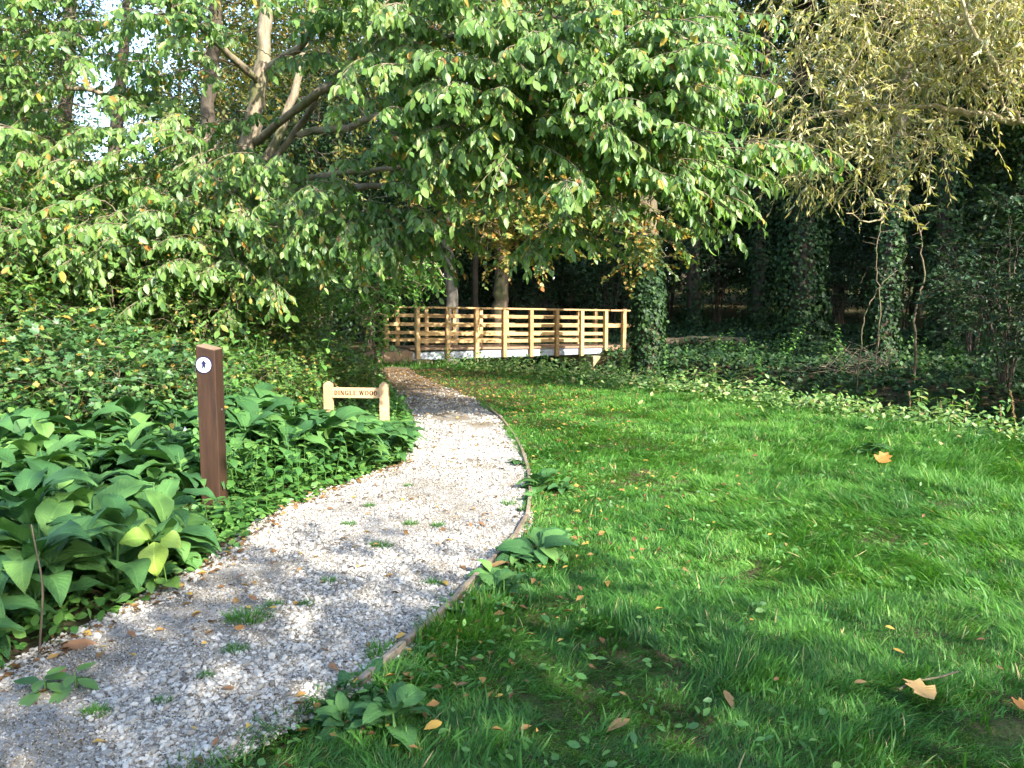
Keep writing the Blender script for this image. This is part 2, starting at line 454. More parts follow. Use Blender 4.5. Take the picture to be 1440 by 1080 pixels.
n = 90000; y = 1.6 + 5.2 * rng.uniform(0, 1, n) ** 1.6; tt = rng.uniform(-.05, 1.02, n); x = xl(y) + tt * (xr(y) - xl(y))
ov = np.array([(1, 0, 0), (-1, 0, 0), (0, 1, 0), (0, -1, 0), (0, 0, 1), (0, 0, -1)], float); of = np.array([(0, 2, 4), (2, 1, 4), (1, 3, 4), (3, 0, 4), (2, 0, 5), (1, 2, 5), (3, 1, 5), (0, 3, 5)])
gs = rng.uniform(.0014, .0048, n)
Vv = ov[None] * rng.uniform(.6, 1.3, (n, 6, 1)) * gs[:, None, None] + rng.normal(size=(n, 6, 3)) * (.25 * gs[:, None, None]) + np.stack([x, y, pathz(x, y) + gs * .4], -1)[:, None]
Ff = of[None] + (np.arange(n) * 6)[:, None, None]
M['grit'] = leafmat('path_grit', [(0, (.06, .045, .03)), (.35, (.17, .14, .10)), (.75, (.30, .265, .21)), (1, (.44, .41, .36))], rough=.85, spec=.2, trans=0.0, patch=.2)
tag(obj('path_grit', mesh_np('path_grit', Vv.reshape(-1, 3), Ff.reshape(-1, 3), M['grit'], rnd=np.repeat(rng.uniform(0, 1, n), 6), smooth=False)), 'brownish grit and earth trodden between the stone chips', 'grit', None, 'stuff')

# ------------------------------------------------------------------ leaf templates (x across, y along, z normal)
def tmpl_ovate(w=.5, fold=.10, droop=.22):
    v = [(0, 0, 0)]
    for yy, ww in ((.2, .36), (.48, .5), (.76, .32)):
        z0 = -droop * yy * yy
        v += [(-ww * w, yy, z0 + fold * ww), (0, yy + .02, z0 - .02), (ww * w, yy, z0 + fold * ww)]
    v += [(0, 1, -droop)]
    f = [(0, 2, 1), (0, 3, 2)]
    for a in (1, 4):
        f += [(a, a + 1, a + 4), (a, a + 4, a + 3), (a + 1, a + 2, a + 5), (a + 1, a + 5, a + 4)]
    f += [(7, 8, 10), (8, 9, 10)]
    return np.array(v, float), np.array(f)
def tmpl_diamond(w=.55, fold=.12):
    return np.array([(0, 0, 0), (-.5 * w, .45, fold), (.5 * w, .45, fold), (0, 1, -.08)]), np.array([(0, 2, 3), (0, 3, 1)])
def tmpl_lobed(w=.9):
    v = [(0, 0, 0), (-.28 * w, .12, .05), (-.5 * w, .34, .1), (-.26 * w, .45, .03), (-.36 * w, .72, .06), (-.12 * w, .74, 0), (0, 1, -.1),
         (.12 * w, .74, 0), (.36 * w, .72, .06), (.26 * w, .45, .03), (.5 * w, .34, .1), (.28 * w, .12, .05), (0, .45, -.04)]
    f = [(12, i, i + 1) for i in range(0, 11)] + [(12, 11, 0)]
    f = [(a, c, b) for a, b, c in f]
    return np.array(v, float), np.array(f)
def tmpl_big(w=.42, bend=1.2, th0=.7, rows=9, wave=.04):
    """long arching leaf, petiole at the base"""
    ts = np.linspace(0, 1, rows); th = th0 - bend * ts
    dy = np.cos(th); dz = np.sin(th)
    yy = np.concatenate([[0], np.cumsum((dy[1:] + dy[:-1]) / 2 * np.diff(ts))]); zz = np.concatenate([[0], np.cumsum((dz[1:] + dz[:-1]) / 2 * np.diff(ts))])
    wid = np.where(ts < .12, .035, np.sin(np.pi * np.clip((ts - .08) / .92, 0, 1) ** .62) ** .95 * .5 + .01) * w
    wid[-1] = .004
    v = []
    for i in range(rows):
        for j, u in enumerate((-1, -.5, 0, .5, 1)):
            lift = (abs(u) * .09 * wid[i] * 2) + wave * abs(u) ** 2 * math.sin(ts[i] * 15 + u * 2.0)
            v.append((u * wid[i], yy[i] - lift * math.sin(th[i]) * .5, zz[i] + lift * math.cos(th[i]) - (.012 if u == 0 else 0)))
    f = []
    for i in range(rows - 1):
        for j in range(4):
            a = i * 5 + j; f += [(a, a + 1, a + 6), (a, a + 6, a + 5)]
    return np.array(v, float), np.array(f)
T_OV = tmpl_ovate(); T_OV2 = tmpl_ovate(.40, .20, .38); T_OV3 = tmpl_ovate(.56, .04, .08); T_DI = tmpl_diamond(); T_LO = tmpl_lobed(); T_NAR = tmpl_diamond(.2, .02)
T_NET = tmpl_ovate(.62, .08, .3); T_IVY = tmpl_lobed(1.05); T_HOL = tmpl_ovate(.5, .16, .1)

def place(tm, pos, ax, nm, L, W=None, rnd=None):
    if isinstance(tm, list):
        n = len(pos); w_ = rng.integers(0, len(tm), n); r_ = rng.uniform(0, 1, n) if rnd is None else rnd
        L = np.broadcast_to(L, (n,)); W_ = L if W is None else np.broadcast_to(W, (n,)); nm = np.broadcast_to(nm, (n, 3))
        return joinr([place(t_, pos[w_ == q], ax[w_ == q], nm[w_ == q], L[w_ == q], W_[w_ == q], r_[w_ == q]) for q, t_ in enumerate(tm)])
    tv, tf = tm
    n = len(pos); k = len(tv)
    y = nrm(ax); x = nrm(np.cross(y, nm)); z = np.cross(x, y)
    L = np.broadcast_to(L, (n,)); W = L if W is None else np.broadcast_to(W, (n,))
    V = (pos[:, None] + (W[:, None, None] * tv[None, :, 0:1]) * x[:, None] + L[:, None, None] * (tv[None, :, 1:2] * y[:, None] + tv[None, :, 2:3] * z[:, None]))
    Fc = tf[None] + (np.arange(n) * k)[:, None, None]
    r = rng.uniform(0, 1, n) if rnd is None else rnd
    return V.reshape(-1, 3), Fc.reshape(-1, 3), np.repeat(r, k)

def joinr(parts):
    V_, F_ = join([(p[0], p[1]) for p in parts])
    return V_, F_, np.concatenate([p[2] for p in parts])

def rdir(n, flat=1.0):
    v = rng.normal(size=(n, 3)); v[:, 2] *= flat; return nrm(v)

def sprays(P, D, K, length, leaf, tm, style, droop=.35, lw=1.0, rshift=None):
    """M sprays of K leaves. Returns leaf mesh triple and twig tubes (V,F)."""
    Mn = len(P); D = nrm(D)
    ln = length * rng.uniform(.6, 1.25, Mn)
    t = (np.arange(K) + .5) / K
    tt = t[None] * np.ones((Mn, 1)) + rng.uniform(-.3, .3, (Mn, K)) / K
    lat = nrm(np.cross(D, Z + .15 * rng.normal(size=(Mn, 3))))
    pos = P[:, None] + D[:, None] * (ln[:, None, None] * tt[..., None]) - Z * (droop * ln[:, None, None] * tt[..., None] ** 2)
    side = np.where(np.arange(K) % 2 == 0, 1., -1.)[None, :, None]
    Ns = rng.normal(size=(Mn, K, 3))
    if style == 'hang':
        ax = .40 * D[:, None] + .42 * side * lat[:, None] - .80 * Z + .32 * Ns
        nm = .65 * D[:, None] + .5 * Z + np.array([.15, -.35, .0]) + .3 * side * lat[:, None] + .42 * rng.normal(size=(Mn, K, 3))
    elif style == 'trail':
        ax = .5 * D[:, None] + .3 * side * lat[:, None] - .55 * Z + .4 * Ns
        nm = Z + .9 * rng.normal(size=(Mn, K, 3))
    else:
        ax = .6 * D[:, None] + .75 * side * lat[:, None] - .25 * Z + .3 * Ns
        nm = Z + .5 * rng.normal(size=(Mn, K, 3)) + .35 * D[:, None]
    L = leaf * rng.uniform(.5, 1.25, Mn * K)
    r = rng.uniform(0, 1, Mn * K) if rshift is None else np.clip(rng.uniform(0, 1, Mn * K) * .7 + np.repeat(rshift, K), 0, 1)
    lv = place(tm, pos.reshape(-1, 3), ax.reshape(-1, 3), nm.reshape(-1, 3), L, L * lw, r)
    u = np.linspace(0, 1, 5)
    tw = P[:, None] + D[:, None] * (ln[:, None, None] * u[None, :, None]) - Z * (droop * ln[:, None, None] * u[None, :, None] ** 2)
    tb = tubes(tw, np.broadcast_to(np.linspace(.0050, .0018, 5), (Mn, 5)), 3)
    return lv, tb

def clumps(vols, nc, k, leaf, sd=.42):
    C = in_ell(vols, nc); n = nc * k
    pos = np.repeat(C, k, 0) + rng.normal(size=(n, 3)) * [sd, sd, sd * .55]
    return place(T_DI, pos, rdir(n, .6) - [0, 0, .5], Z + .7 * rng.normal(size=(n, 3)), leaf * rng.uniform(.6, 1.25, n), leaf * 1.15)

class Skel:
    """a tree's woody frame: limbs laid by hand, branches grown to reach targets"""
    def __init__(s): s.P = np.zeros((60000, 3)); s.R = np.zeros(60000); s.n = 0; s.tb = []
    def _add(s, pts, rad):
        k = len(pts); s.P[s.n:s.n + k] = pts; s.R[s.n:s.n + k] = rad; s.n += k
    def limb(s, pts, r0, r1, n=24, sides=10, jit=.02):
        p = smooth_line(pts, n); p[1:-1] += rng.normal(size=(n - 2, 3)) * jit
        rad = np.linspace(r0, r1, n) * (1 + .06 * rng.normal(size=n))
        s.tb.append(tubes(p[None], rad[None], sides)); s._add(p, rad)
    def reach(s, T, rmax, rend, n=8, sides=4, lift=.15, bias=None, maxd=9, k=.012):
        Ds = []
        d0 = np.array([np.min(np.linalg.norm(s.P[:s.n] - t, axis=1)) for t in T])
        PP, RR = [], []
        for t in T[np.argsort(d0)]:
            dv = s.P[:s.n] - t; d = np.linalg.norm(dv, axis=1) + np.maximum(dv[:, 2], 0) * .3
            i = np.argmin(d); p0 = s.P[i].copy(); L = np.linalg.norm(t - p0)
            c = (p0 + t) / 2 + Z * lift * L + rng.normal(size=3) * .10 * L
            u = np.linspace(0, 1, n)[:, None]
            q = (1 - u) ** 2 * p0 + 2 * u * (1 - u) * c + u * u * t
            q[1:-1] += rng.normal(size=(n - 2, 3)) * .018 * L
            r0 = min(s.R[i] * .75, rmax, rend + k * L)
            PP.append(q); RR.append(np.linspace(max(r0, rend), rend, n)); s._add(q[1:], RR[-1][1:])
            Ds.append((t, t - q[-3]))
        s.tb.append(tubes(np.array(PP), np.array(RR), sides))
        return np.array([a for a, b in Ds]), nrm(np.array([b for a, b in Ds]))
    def mesh(s): return join(s.tb)

def in_ell(cs, n):
    """points in a union of ellipsoids [(centre, radii, weight)], denser to the outside"""
    w = np.array([c[2] for c in cs], float); k = rng.choice(len(cs), n, p=w / w.sum())
    C = np.array([c[0] for c in cs], float)[k]; Rd = np.array([c[1] for c in cs], float)[k]
    d = rdir(n) * (rng.uniform(0, 1, n) ** .40)[:, None]
    return C + d * Rd

# ================================================================== HARD OBJECTS
# ---- footbridge
def footbridge():
    root = thing('footbridge', (BR0[0], BR0[1], 0), 'pale new timber footbridge with railed sides on a steel beam over the ditch', 'bridge', rz=math.atan2(BU[1], BU[0]))
    W = 1.25; sl = -.09 / BL
    zz = lambda u: sl * u
    sp = BL / 7
    near = [i * sp for i in range(8)]; far = [i * sp + .0 for i in range(8)]
    for k, vv in ((0, 0.0), (1, W)):
        out = -1 if k == 0 else 1
        for i, u in enumerate(near):
            MB().box((u, vv + out * .05, .72 + zz(u)), (.10, .10, 1.24)).build('post', M['pine'], root, .006)
        # rails sit on the deck side of the posts
        for zr in (.525, .71, .93, 1.155):
            m = MB(); a, b = -.06, BL + .06
            m.beam((a, vv - out * .022, zr + zz(a)), (b, vv - out * .022, zr + zz(b)), .042, .088)
            m.build('rail', M['pine'], root, .005)
        a, b = (-.1, BL + .1)
        MB().beam((a, vv + out * .03, 1.365 + zz(a)), (b, vv + out * .03, 1.365 + zz(b)), .16, .045).build('handrail', M['pine'], root, .006)
        # galvanised beam under the deck edge
        m = MB(); v0 = vv + out * -.03
        m.box((BL / 2, v0, .2 + zz(BL / 2)), (BL + .5, .03, .19)); m.box((BL / 2, v0 - out * .035, .29 + zz(BL / 2)), (BL + .5, .10, .016)); m.box((BL / 2, v0 - out * .035, .112 + zz(BL / 2)), (BL + .5, .10, .016))
        m.build('beam', M['steel'], root)
    d = MB(); u = -.15
    while u < BL + .15:
        d.box((u + .07, W / 2, .352 + zz(u)), (.137, W - .06, .045)); u += .146
    d.build('deck', M['deck'], root, .004)
    fa = MB()
    for vv in (-.012, W + .012): fa.beam((-.2, vv, .345), (BL + .2, vv, .345 + zz(BL)), .03, .055)
    fa.build('fascia_board', M['deck'], root)
    # approach on the far (right) bank
    for u, vv in ((BL + .62, -.06), (BL + .62, W + .06), (BL + 1.7, W + .06)):
        MB().box((u, vv, .55), (.11, .11, 1.52)).build('post', M['pine'], root, .006)
    for vv, o in ((.02, 1), (W - .02, -1)):
        for zr in (.84,):
            MB().beam((BL + .1, vv, zr), (BL + 1.75, vv, zr - .02), .042, .10).build('rail', M['pine'], root, .005)
        MB().beam((BL + .12, vv - .07 * o, 1.27), (BL + 1.75, vv - .07 * o, 1.25), .14, .045).build('handrail', M['pine'], root, .006)
    m = MB(); u = BL + .17
    while u < BL + 3.4:
        m.box((u + .07, W / 2, .262), (.137, W + .02, .045)); u += .146
    m.beam((BL + .2, -.03, .19), (BL + 3.5, -.03, .19), .05, .10); m.beam((BL + .2, W + .03, .19), (BL + 3.5, W + .03, .19), .05, .10)
    m.build('approach_deck', M['deck'], root, .004)
    # left approach: boxed ramp
    m = MB()
    m.prism([(-1.1, -.05), (-.22, -.05), (-.22, W + .05), (-1.1, W + .05)], -.05, [.17, .33, .33, .17])
    m.build('ramp', M['deck'], root, .004)
    m = MB()
    m.box((-.16, W / 2, .06), (.05, W + .12, .46)); m.box((-.55, -.08, .11), (.70, .045, .36)); m.build('riser_board', M['deck'], root, .004)
    MB().box((-.30, W + .05, .70), (.10, .10, 1.28)).build('post', M['pine'], root, .006)
    for zr in (.525, .71, .93, 1.155): MB().beam((-.06, W - .022, zr), (-.42, W - .022, zr), .040, .088).build('rail', M['pine'], root, .005)
    m = MB().box((.10, W / 2, -.16), (.42, W + .5, .49)); m.build('abutment', M['concrete'], root, .02)
    m = MB(); P = [(BL - .55, -.25), (BL + .25, -.25), (BL + .25, W + .25), (BL - .55, W + .25)]
    m.prism(P, [-1.2] * 4, .012); m.build('abutment', M['concrete'], root, .02)
    return root
footbridge()

# ---- waymarker post
wx, wy = gpx(303, 724)
wz = float(gz(wx, wy))
htop = at(303, 487, wy)[2] - wz
root = thing('waymarker_post', (wx, wy, wz), 'dark brown square timber post carrying a round white arrow disc, standing in comfrey', 'waymarker', rz=R(-3))
hw = .064
m = MB(); P = [(-hw, -hw), (hw, -hw), (hw, hw), (-hw, hw)]
m.prism(P, -.35, [htop + .006, htop - .024, htop - .018, htop + .012]); m.build('post', M['oakpost'], root, .006)
m = MB(); P2 = [(-hw + .004, -hw + .004), (hw - .004, -hw + .004), (hw - .004, hw - .004), (-hw + .004, hw - .004)]
m.prism(P2, np.array([htop + .004, htop - .026, htop - .020, htop + .010]), np.array([htop + .0095, htop - .0185, htop - .0125, htop + .0155])); m.build('lit_top', M['oaktop_lit'], root)  # thin pale slab giving the post top its lit tone
def disc_mesh(r, y0, y1, n=48):
    a = np.linspace(0, 2 * np.pi, n, endpoint=False)
    c = np.column_stack([r * np.cos(a), np.zeros(n), r * np.sin(a)])
    m = MB(); V = np.concatenate([c + [0, y1, 0], c + [0, y0, 0]])
    m.add(V, [tuple(range(n)), tuple(reversed(range(n, 2 * n)))] + [(i + n, (i + 1) % n + n, (i + 1) % n, i) for i in range(n)])
    return m
dx, dz = -.010, htop - .118
disc = disc_mesh(.0505, -hw, -hw - .004).build('marker_disc', M['discwhite'], root)
disc.location = (dx, 0, dz)
a = np.linspace(0, 2 * np.pi, 49)[:-1]; n = 48
rim = MB()
ro, ri = .0555, .0500
ring = lambda r, y: np.column_stack([r * np.cos(a), np.full(n, y), r * np.sin(a)])
V = np.concatenate([ring(ro, -hw), ring(ro, -hw - .006), ring(ri, -hw - .006), ring(ri, -hw)])
fs = []
for q in range(3): fs += [(q * n + i, q * n + (i + 1) % n, (q + 1) * n + (i + 1) % n, (q + 1) * n + i) for i in range(n)]
rim.add(V, fs); rim.build('rim', M['navy'], disc)
def flat_poly(pts, y0, y1, name, mat, par):
    m = MB(); k = len(pts); V = np.concatenate([[(p[0], y1, p[1]) for p in pts], [(p[0], y0, p[1]) for p in pts]])
    m.add(V, [tuple(range(k)), tuple(reversed(range(k, 2 * k)))] + [(i + k, (i + 1) % k + k, (i + 1) % k, i) for i in range(k)])
    return m.build(name, mat, par)
flat_poly([(0, .032), (.022, .004), (.0105, .006), (.0125, -.026), (.005, -.026), (.0005, -.008), (-.007, -.026), (-.0125, -.026), (-.0095, .006), (-.022, .004)], -hw - .0038, -hw - .0056, 'arrow', M['navy'], disc)
flat_poly([(-.012, -.033), (.012, -.033), (.012, -.0365), (-.012, -.0365)], -hw - .0038, -hw - .0052, 'bar', M['navy'], disc)
for q in (-1, 1):
    o = disc_mesh(.0032, -hw - .0038, -hw - .0062, 12).build('screw', M['screw'], disc); o.location = (q * .031, 0, -.014)
m = disc_mesh(.007, -hw, -hw - .004, 12).build('bolt', M['screw'], root); m.rotation_euler = (0, 0, R(90)); m.location = (0, .01, htop - .42)

# ---- name sign
def letters(text, h, gap):
    """serif capitals as thin solids in the x-z plane; returns list of polygons and width"""
    tk, tn, sf = .22 * h, .11 * h, .09 * h
    def vbar(x, w, z0=0, z1=h): return [(x, z0), (x + w, z0), (x + w, z1), (x, z1)]
    def hbar(x0, x1, z, w): return [(x0, z), (x1, z), (x1, z + w), (x0, z + w)]
    def arc(cx, cz, rx, rz, a0, a1, w0, w1, k=14):
        res = []
        for i in range(k):
            p, q = R(a0 + (a1 - a0) * i / k), R(a0 + (a1 - a0) * (i + 1) / k)
            def pt(t, o):
                w = w0 + (w1 - w0) * abs(math.cos(t)); return (cx + (rx - o * w) * math.cos(t), cz + (rz - o * w) * math.sin(t))
            res.append([pt(p, 1), pt(p, 0), pt(q, 0), pt(q, 1)])
        return res
    def diag(x0, z0, x1, z1, w): return [(x0, z0), (x0 + w, z0), (x1 + w, z1), (x1, z1)]
    G = {}
    G['D'] = ([vbar(.08 * h, tk), hbar(0, .4 * h, 0, sf), hbar(0, .4 * h, h - sf, sf)] + arc(.36 * h, .5 * h, .42 * h, .5 * h, -90, 90, tn, tk), .78 * h)
    G['I'] = ([vbar(.08 * h, tk), hbar(0, .33 * h, 0, sf), hbar(0, .33 * h, h - sf, sf)], .33 * h)
    G['N'] = ([vbar(.09 * h, tn), vbar(.72 * h, tn), diag(.6 * h, 0, .06 * h, h, tk * 1.1), hbar(0, .24 * h, 0, sf), hbar(0, .2 * h, h - sf, sf), hbar(.62 * h, .88 * h, h - sf, sf)], .88 * h)
    G['G'] = (arc(.45 * h, .5 * h, .45 * h, .5 * h, 40, 320, tn, tk, 20) + [vbar(.66 * h, tk, .06 * h, .42 * h), hbar(.55 * h, .92 * h, .40 * h, sf)], .92 * h)
    G['L'] = ([vbar(.08 * h, tk), hbar(0, .74 * h, 0, sf * 1.15), hbar(0, .36 * h, h - sf, sf), vbar(.68 * h, .06 * h, 0, .24 * h)], .74 * h)
    G['E'] = ([vbar(.08 * h, tk), hbar(0, .80 * h, 0, sf * 1.15), hbar(0, .78 * h, h - sf * 1.15, sf * 1.15), hbar(.2 * h, .60 * h, .46 * h, sf), vbar(.74 * h, .06 * h, 0, .2 * h), vbar(.72 * h, .06 * h, .8 * h, h)], .80 * h)
    G['W'] = ([diag(.24 * h, 0, .05 * h, h, tk), diag(.3 * h, 0, .54 * h, h, tn), diag(.72 * h, 0, .5 * h, h, tk), diag(.8 * h, 0, 1.02 * h, h, tn), hbar(0, .3 * h, h - sf, sf), hbar(.46 * h, .74 * h, h - sf, sf), hbar(.95 * h, 1.18 * h, h - sf, sf)], 1.18 * h)
    G['O'] = (arc(.46 * h, .5 * h, .46 * h, .5 * h, 0, 360, tn, tk, 26), .92 * h)
    polys, x = [], 0
    for ch in text:
        if ch == ' ': x += .42 * h; continue
        ps, w = G[ch]
        polys += [[(p[0] + x, p[1]) for p in q] for q in ps]; x += w + gap
    return polys, x - gap
rp = gp(541, 603); lp = at(463, 600, rp[1] + .08)
rb = np.array([rp[0], rp[1]]); lb = np.array([lp[0], lp[1]])
dv = rb - lb; Ls = np.linalg.norm(dv)
root = thing('name_sign', (lb[0], lb[1], float(gz(*lb))), 'low pale wooden sign with lettered board between two pointed posts beside the path', 'sign', rz=math.atan2(dv[1], dv[0]))
z0 = -float(gz(*lb))
ztop = at(541, 537, rp[1])[2] + z0
for u in (0, Ls):
    m = MB(); w = .046
    m.prism([(u - w, -w), (u + w, -w), (u + w, w), (u - w, w)], -.3, ztop - .035)
    m.add([(u - w, -w, ztop - .035), (u + w, -w, ztop - .035), (u + w, w, ztop - .035), (u - w, w, ztop - .035), (u - .012, -.012, ztop), (u + .012, -.012, ztop), (u + .012, .012, ztop), (u - .012, .012, ztop)],
          [(0, 1, 5, 4), (1, 2, 6, 5), (2, 3, 7, 6), (3, 0, 4, 7), (4, 5, 6, 7)])
    m.build('post', M['signwood'], root, .004)
zb = at(500, 551, rp[1] + .14)[2] + z0
bw = Ls - .1
board = MB().box((Ls / 2, 0, zb), (bw, .035, .118)).build('board', M['signwood'], root, .003)
H = .052
polys, wd = letters('DINGLE WOOD', H, .010)
sx = min(1.0, (bw - .05) / wd)
yo = -.0175; words = [MB(), MB()]; xsplit = letters('DINGLE', H, .010)[1] + .1 * H
for p in polys:
    m = words[0 if min(q[0] for q in p) < xsplit else 1]
    k = len(p); pts = [(Ls / 2 + (q[0] - wd / 2) * sx, zb - H / 2 + q[1]) for q in p]
    V = np.array([(q[0], yo - .0015, q[1]) for q in pts] + [(q[0], yo + .004, q[1]) for q in pts])
    m.add(V, [tuple(range(k)), tuple(reversed(range(k, 2 * k)))] + [(i + k, (i + 1) % k + k, (i + 1) % k, i) for i in range(k)])
for m in words: m.build('lettering', M['engrave'], board)

# ---- timber edging along the right side of the path
root = thing('path_edging', (float(xr(4.)), 4., 0), 'narrow grey timber boards edging the right side of the gravel path', 'path edging')
e_y = [2.75, 3.1, 3.5, 4.15, 4.6, 5.05, 5.7, 6.5, 7.4, 8.4, 9.5, 10.8]
for y0, y1 in zip(e_y[:-1], e_y[1:]):
    a = np.array([float(xr(y0)) + .012, y0, 0]); b = np.array([float(xr(y1)) + .012, y1, 0])
    dd = nrm(b - a); a2 = a + dd * .012; b2 = b - dd * .012
    a2[2] = float(gz(a2[0], a2[1])) - .012; b2[2] = float(gz(b2[0], b2[1])) - .012
    o = MB().beam(a2 - np.array(root.location), b2 - np.array(root.location), .026, .12).build('board', M['edging'], root, .004)

# ================================================================== TREES
def tree_from(name, base, label, cat, sk, leafs, leafm, barkm, group=None, twigs=(), extra=()):
    root = thing(name, tuple(base), label, cat, group)
    V_, F_ = join(sk.tb + list(twigs))
    part('trunk', V_, F_, barkm, root)
    if leafs is not None:
        lv = joinr(leafs); part('crown', lv[0], lv[1], leafm, root, rnd=lv[2])
    return root

# ---- the big cherry in front, left of the path, its limbs reaching over the lawn
def cherry():
    bx, by = -4.0, 10.6
    base = gpos(bx, by, -.05)
    sk = Skel()
    D0 = 10.6
    sk.limb([base, at(318, 300, 10.6), at(342, 225, 10.6), at(360, 150, 10.6), at(372, 60, 10.6), at(380, -60, 10.7), at(395, -260, 10.8), at(420, -520, 10.9)], .14, .05, 40, 12, .01)
    sk.limb([base + [.25, .1, 0], at(352, 290, 10.8), at(392, 190, 10.9), at(420, 110, 11), at(440, 20, 11.2), at(470, -120, 11.5), at(500, -330, 11.8)], .075, .03, 32, 9, .012)
    sk.limb([at(365, 265, 10.7), at(425, 170, 10.3), at(480, 95, 9.9), at(560, 20, 9.5), at(640, -80, 9.3)], .05, .02, 20, 7)
    sk.limb([at(345, 300, 10.6), at(420, 268, 10.1), at(520, 262, 9.6), at(610, 268, 9.2), at(720, 262, 8.9), at(830, 250, 8.6)], .055, .014, 30, 6, .02)
    sk.limb([at(350, 280, 10.6), at(450, 245, 10.4), at(560, 235, 10.0), at(640, 225, 9.7)], .05, .015, 20, 6, .02)
    sk.limb([at(360, 200, 10.6), at(460, 120, 9.6), at(600, 60, 8.8), at(760, 30, 8.2), at(920, 40, 7.9), at(1040, 90, 7.7)], .055, .012, 30, 6, .02)
    sk.limb([at(372, 100, 10.6), at(500, 10, 9.2), at(700, -60, 8.2), at(900, -80, 7.6), at(1050, -20, 7.4)], .055, .012, 30, 6, .02)
    sk.limb([at(420, 190, 10.2), at(560, 160, 9.0), at(720, 150, 8.2), at(880, 170, 7.8), at(980, 200, 7.7), at(1060, 205, 7.7)], .045, .009, 30, 6, .02)
    sk.limb([at(345, 240, 10.6), at(250, 170, 10.2), at(140, 130, 9.8), at(30, 120, 9.5), at(-120, 150, 9.3)], .055, .012, 26, 6, .02)
    sk.limb([at(365, 120, 10.6), at(270, 30, 9.4), at(150, -40, 8.4), at(0, -60, 7.8)], .05, .012, 26, 6, .02)
    sk.limb([at(330, 290, 10.4), at(250, 260, 10), at(150, 260, 9.6), at(40, 290, 9.3)], .045, .010, 24, 6, .02)
    px = 1 / F
    # spray targets: volumes over the lawn and to the left of the trunk
    def vol(x0, x1, y0, y1, D, dd):
        c = at((x0 + x1) / 2, (y0 + y1) / 2, D); s = D / F
        return (c, ((x1 - x0) / 2 * s, dd, (y1 - y0) / 2 * s))
    vols = [vol(430, 980, -140, 180, 8.4, 1.5) + (6.0,), vol(540, 930, 40, 265, 8.2, 1.1) + (3.6,), vol(700, 960, 120, 280, 7.6, .8) + (.8,),
            vol(830, 990, 20, 250, 7.8, .7) + (1.2,), vol(930, 1090, 180, 225, 7.8, .3) + (.2,), vol(880, 980, 220, 285, 7.8, .3) + (.25,),
            vol(680, 850, 270, 345, 8.2, .4) + (.2,), vol(460, 640, 110, 260, 9.2, .9) + (.9,),
            vol(-120, 330, -100, 130, 9.3, 1.3) + (3.0,), vol(-80, 430, 80, 330, 9.6, 1.1) + (4.2,), vol(230, 470, 210, 350, 9.8, .7) + (1.1,), vol(-60, 250, 260, 400, 8.7, .6) + (1.0,), vol(230, 450, 290, 420, 9.0, .5) + (.8,), vol(480, 640, 240, 330, 8.8, .6) + (.5,), vol(330, 560, -120, 120, 9.0, .9) + (1.0,), vol(400, 560, 250, 345, 9.2, .7) + (.4,),
            (np.array([-2.0, 11.2, 7.4]), (4.2, 2.2, 1.8), 2.4)]
    T1 = in_ell(vols, 170); sk.reach(T1, .03, .007, 12, 5, .10)
    T2 = in_ell(vols, 1060)
    sx = 720 + T2[:, 0] / T2[:, 1] * F; sy = 430 - (T2[:, 2] - 1.4) / T2[:, 1] * F
    keep = ~((np.abs(sx - 165) < 60) & (sy < 230) & (rng.uniform(0, 1, len(T2)) < .7))
    keep &= ~((np.abs(sx - 368) < 40) & (sy > -10) & (sy < 230) & (T2[:, 1] < 10.4) & (rng.uniform(0, 1, len(T2)) < .7))
    P, Dd = sk.reach(T2[keep], .013, .0045, 9, 4, .06)
    out = P - np.array([-3.0, 11.0, 5.0]); out[:, 2] *= .3
    Dd = nrm((Dd + .9 * nrm(out) + [.05, -.3, 0]) * [1, 1, .3] + [0, 0, -.06])
    m = len(P); ln = rng.uniform(.35, .8, m); lat = nrm(np.cross(Dd, Z + .2 * rng.normal(size=(m, 3))))
    u = np.linspace(0, 1, 7); dr = rng.uniform(.06, .24, m)
    ax = P[:, None] + Dd[:, None] * (ln[:, None, None] * u[None, :, None]) - Z * ((dr * ln)[:, None, None] * u[None, :, None] ** 2)
    sk.tb.append(tubes(ax, np.broadcast_to(np.linspace(.0062, .0026, 7), (m, 7)), 4))
    SP, SD = [], []
    for k in range(7):
        t_ = (k + .6) / 7 + rng.uniform(-.05, .05, m); sgn = 1. if k % 2 else -1.
        SP.append(P + Dd * (ln * t_)[:, None] - Z * (dr * ln * t_ ** 2)[:, None])
        SD.append(Dd * .75 + sgn * lat * (.85 - .4 * t_)[:, None] - Z * (.1 + .25 * t_)[:, None] + .12 * rng.normal(size=(m, 3)))
    SP.append(ax[:, -1]); SD.append(Dd - .4 * Z)
    SP = np.concatenate(SP); SD = np.concatenate(SD)
    lv, tb = sprays(SP, SD, 8, .27, .100, [T_OV, T_OV2, T_OV3], 'hang', .3)
    return tree_from('cherry_tree', base, 'large spreading cherry tree with pale trunk and drooping sunlit leaves hanging over the lawn', 'tree', sk, [lv], M['cherry'], M['bark_pale'], twigs=[tb])
cherry()

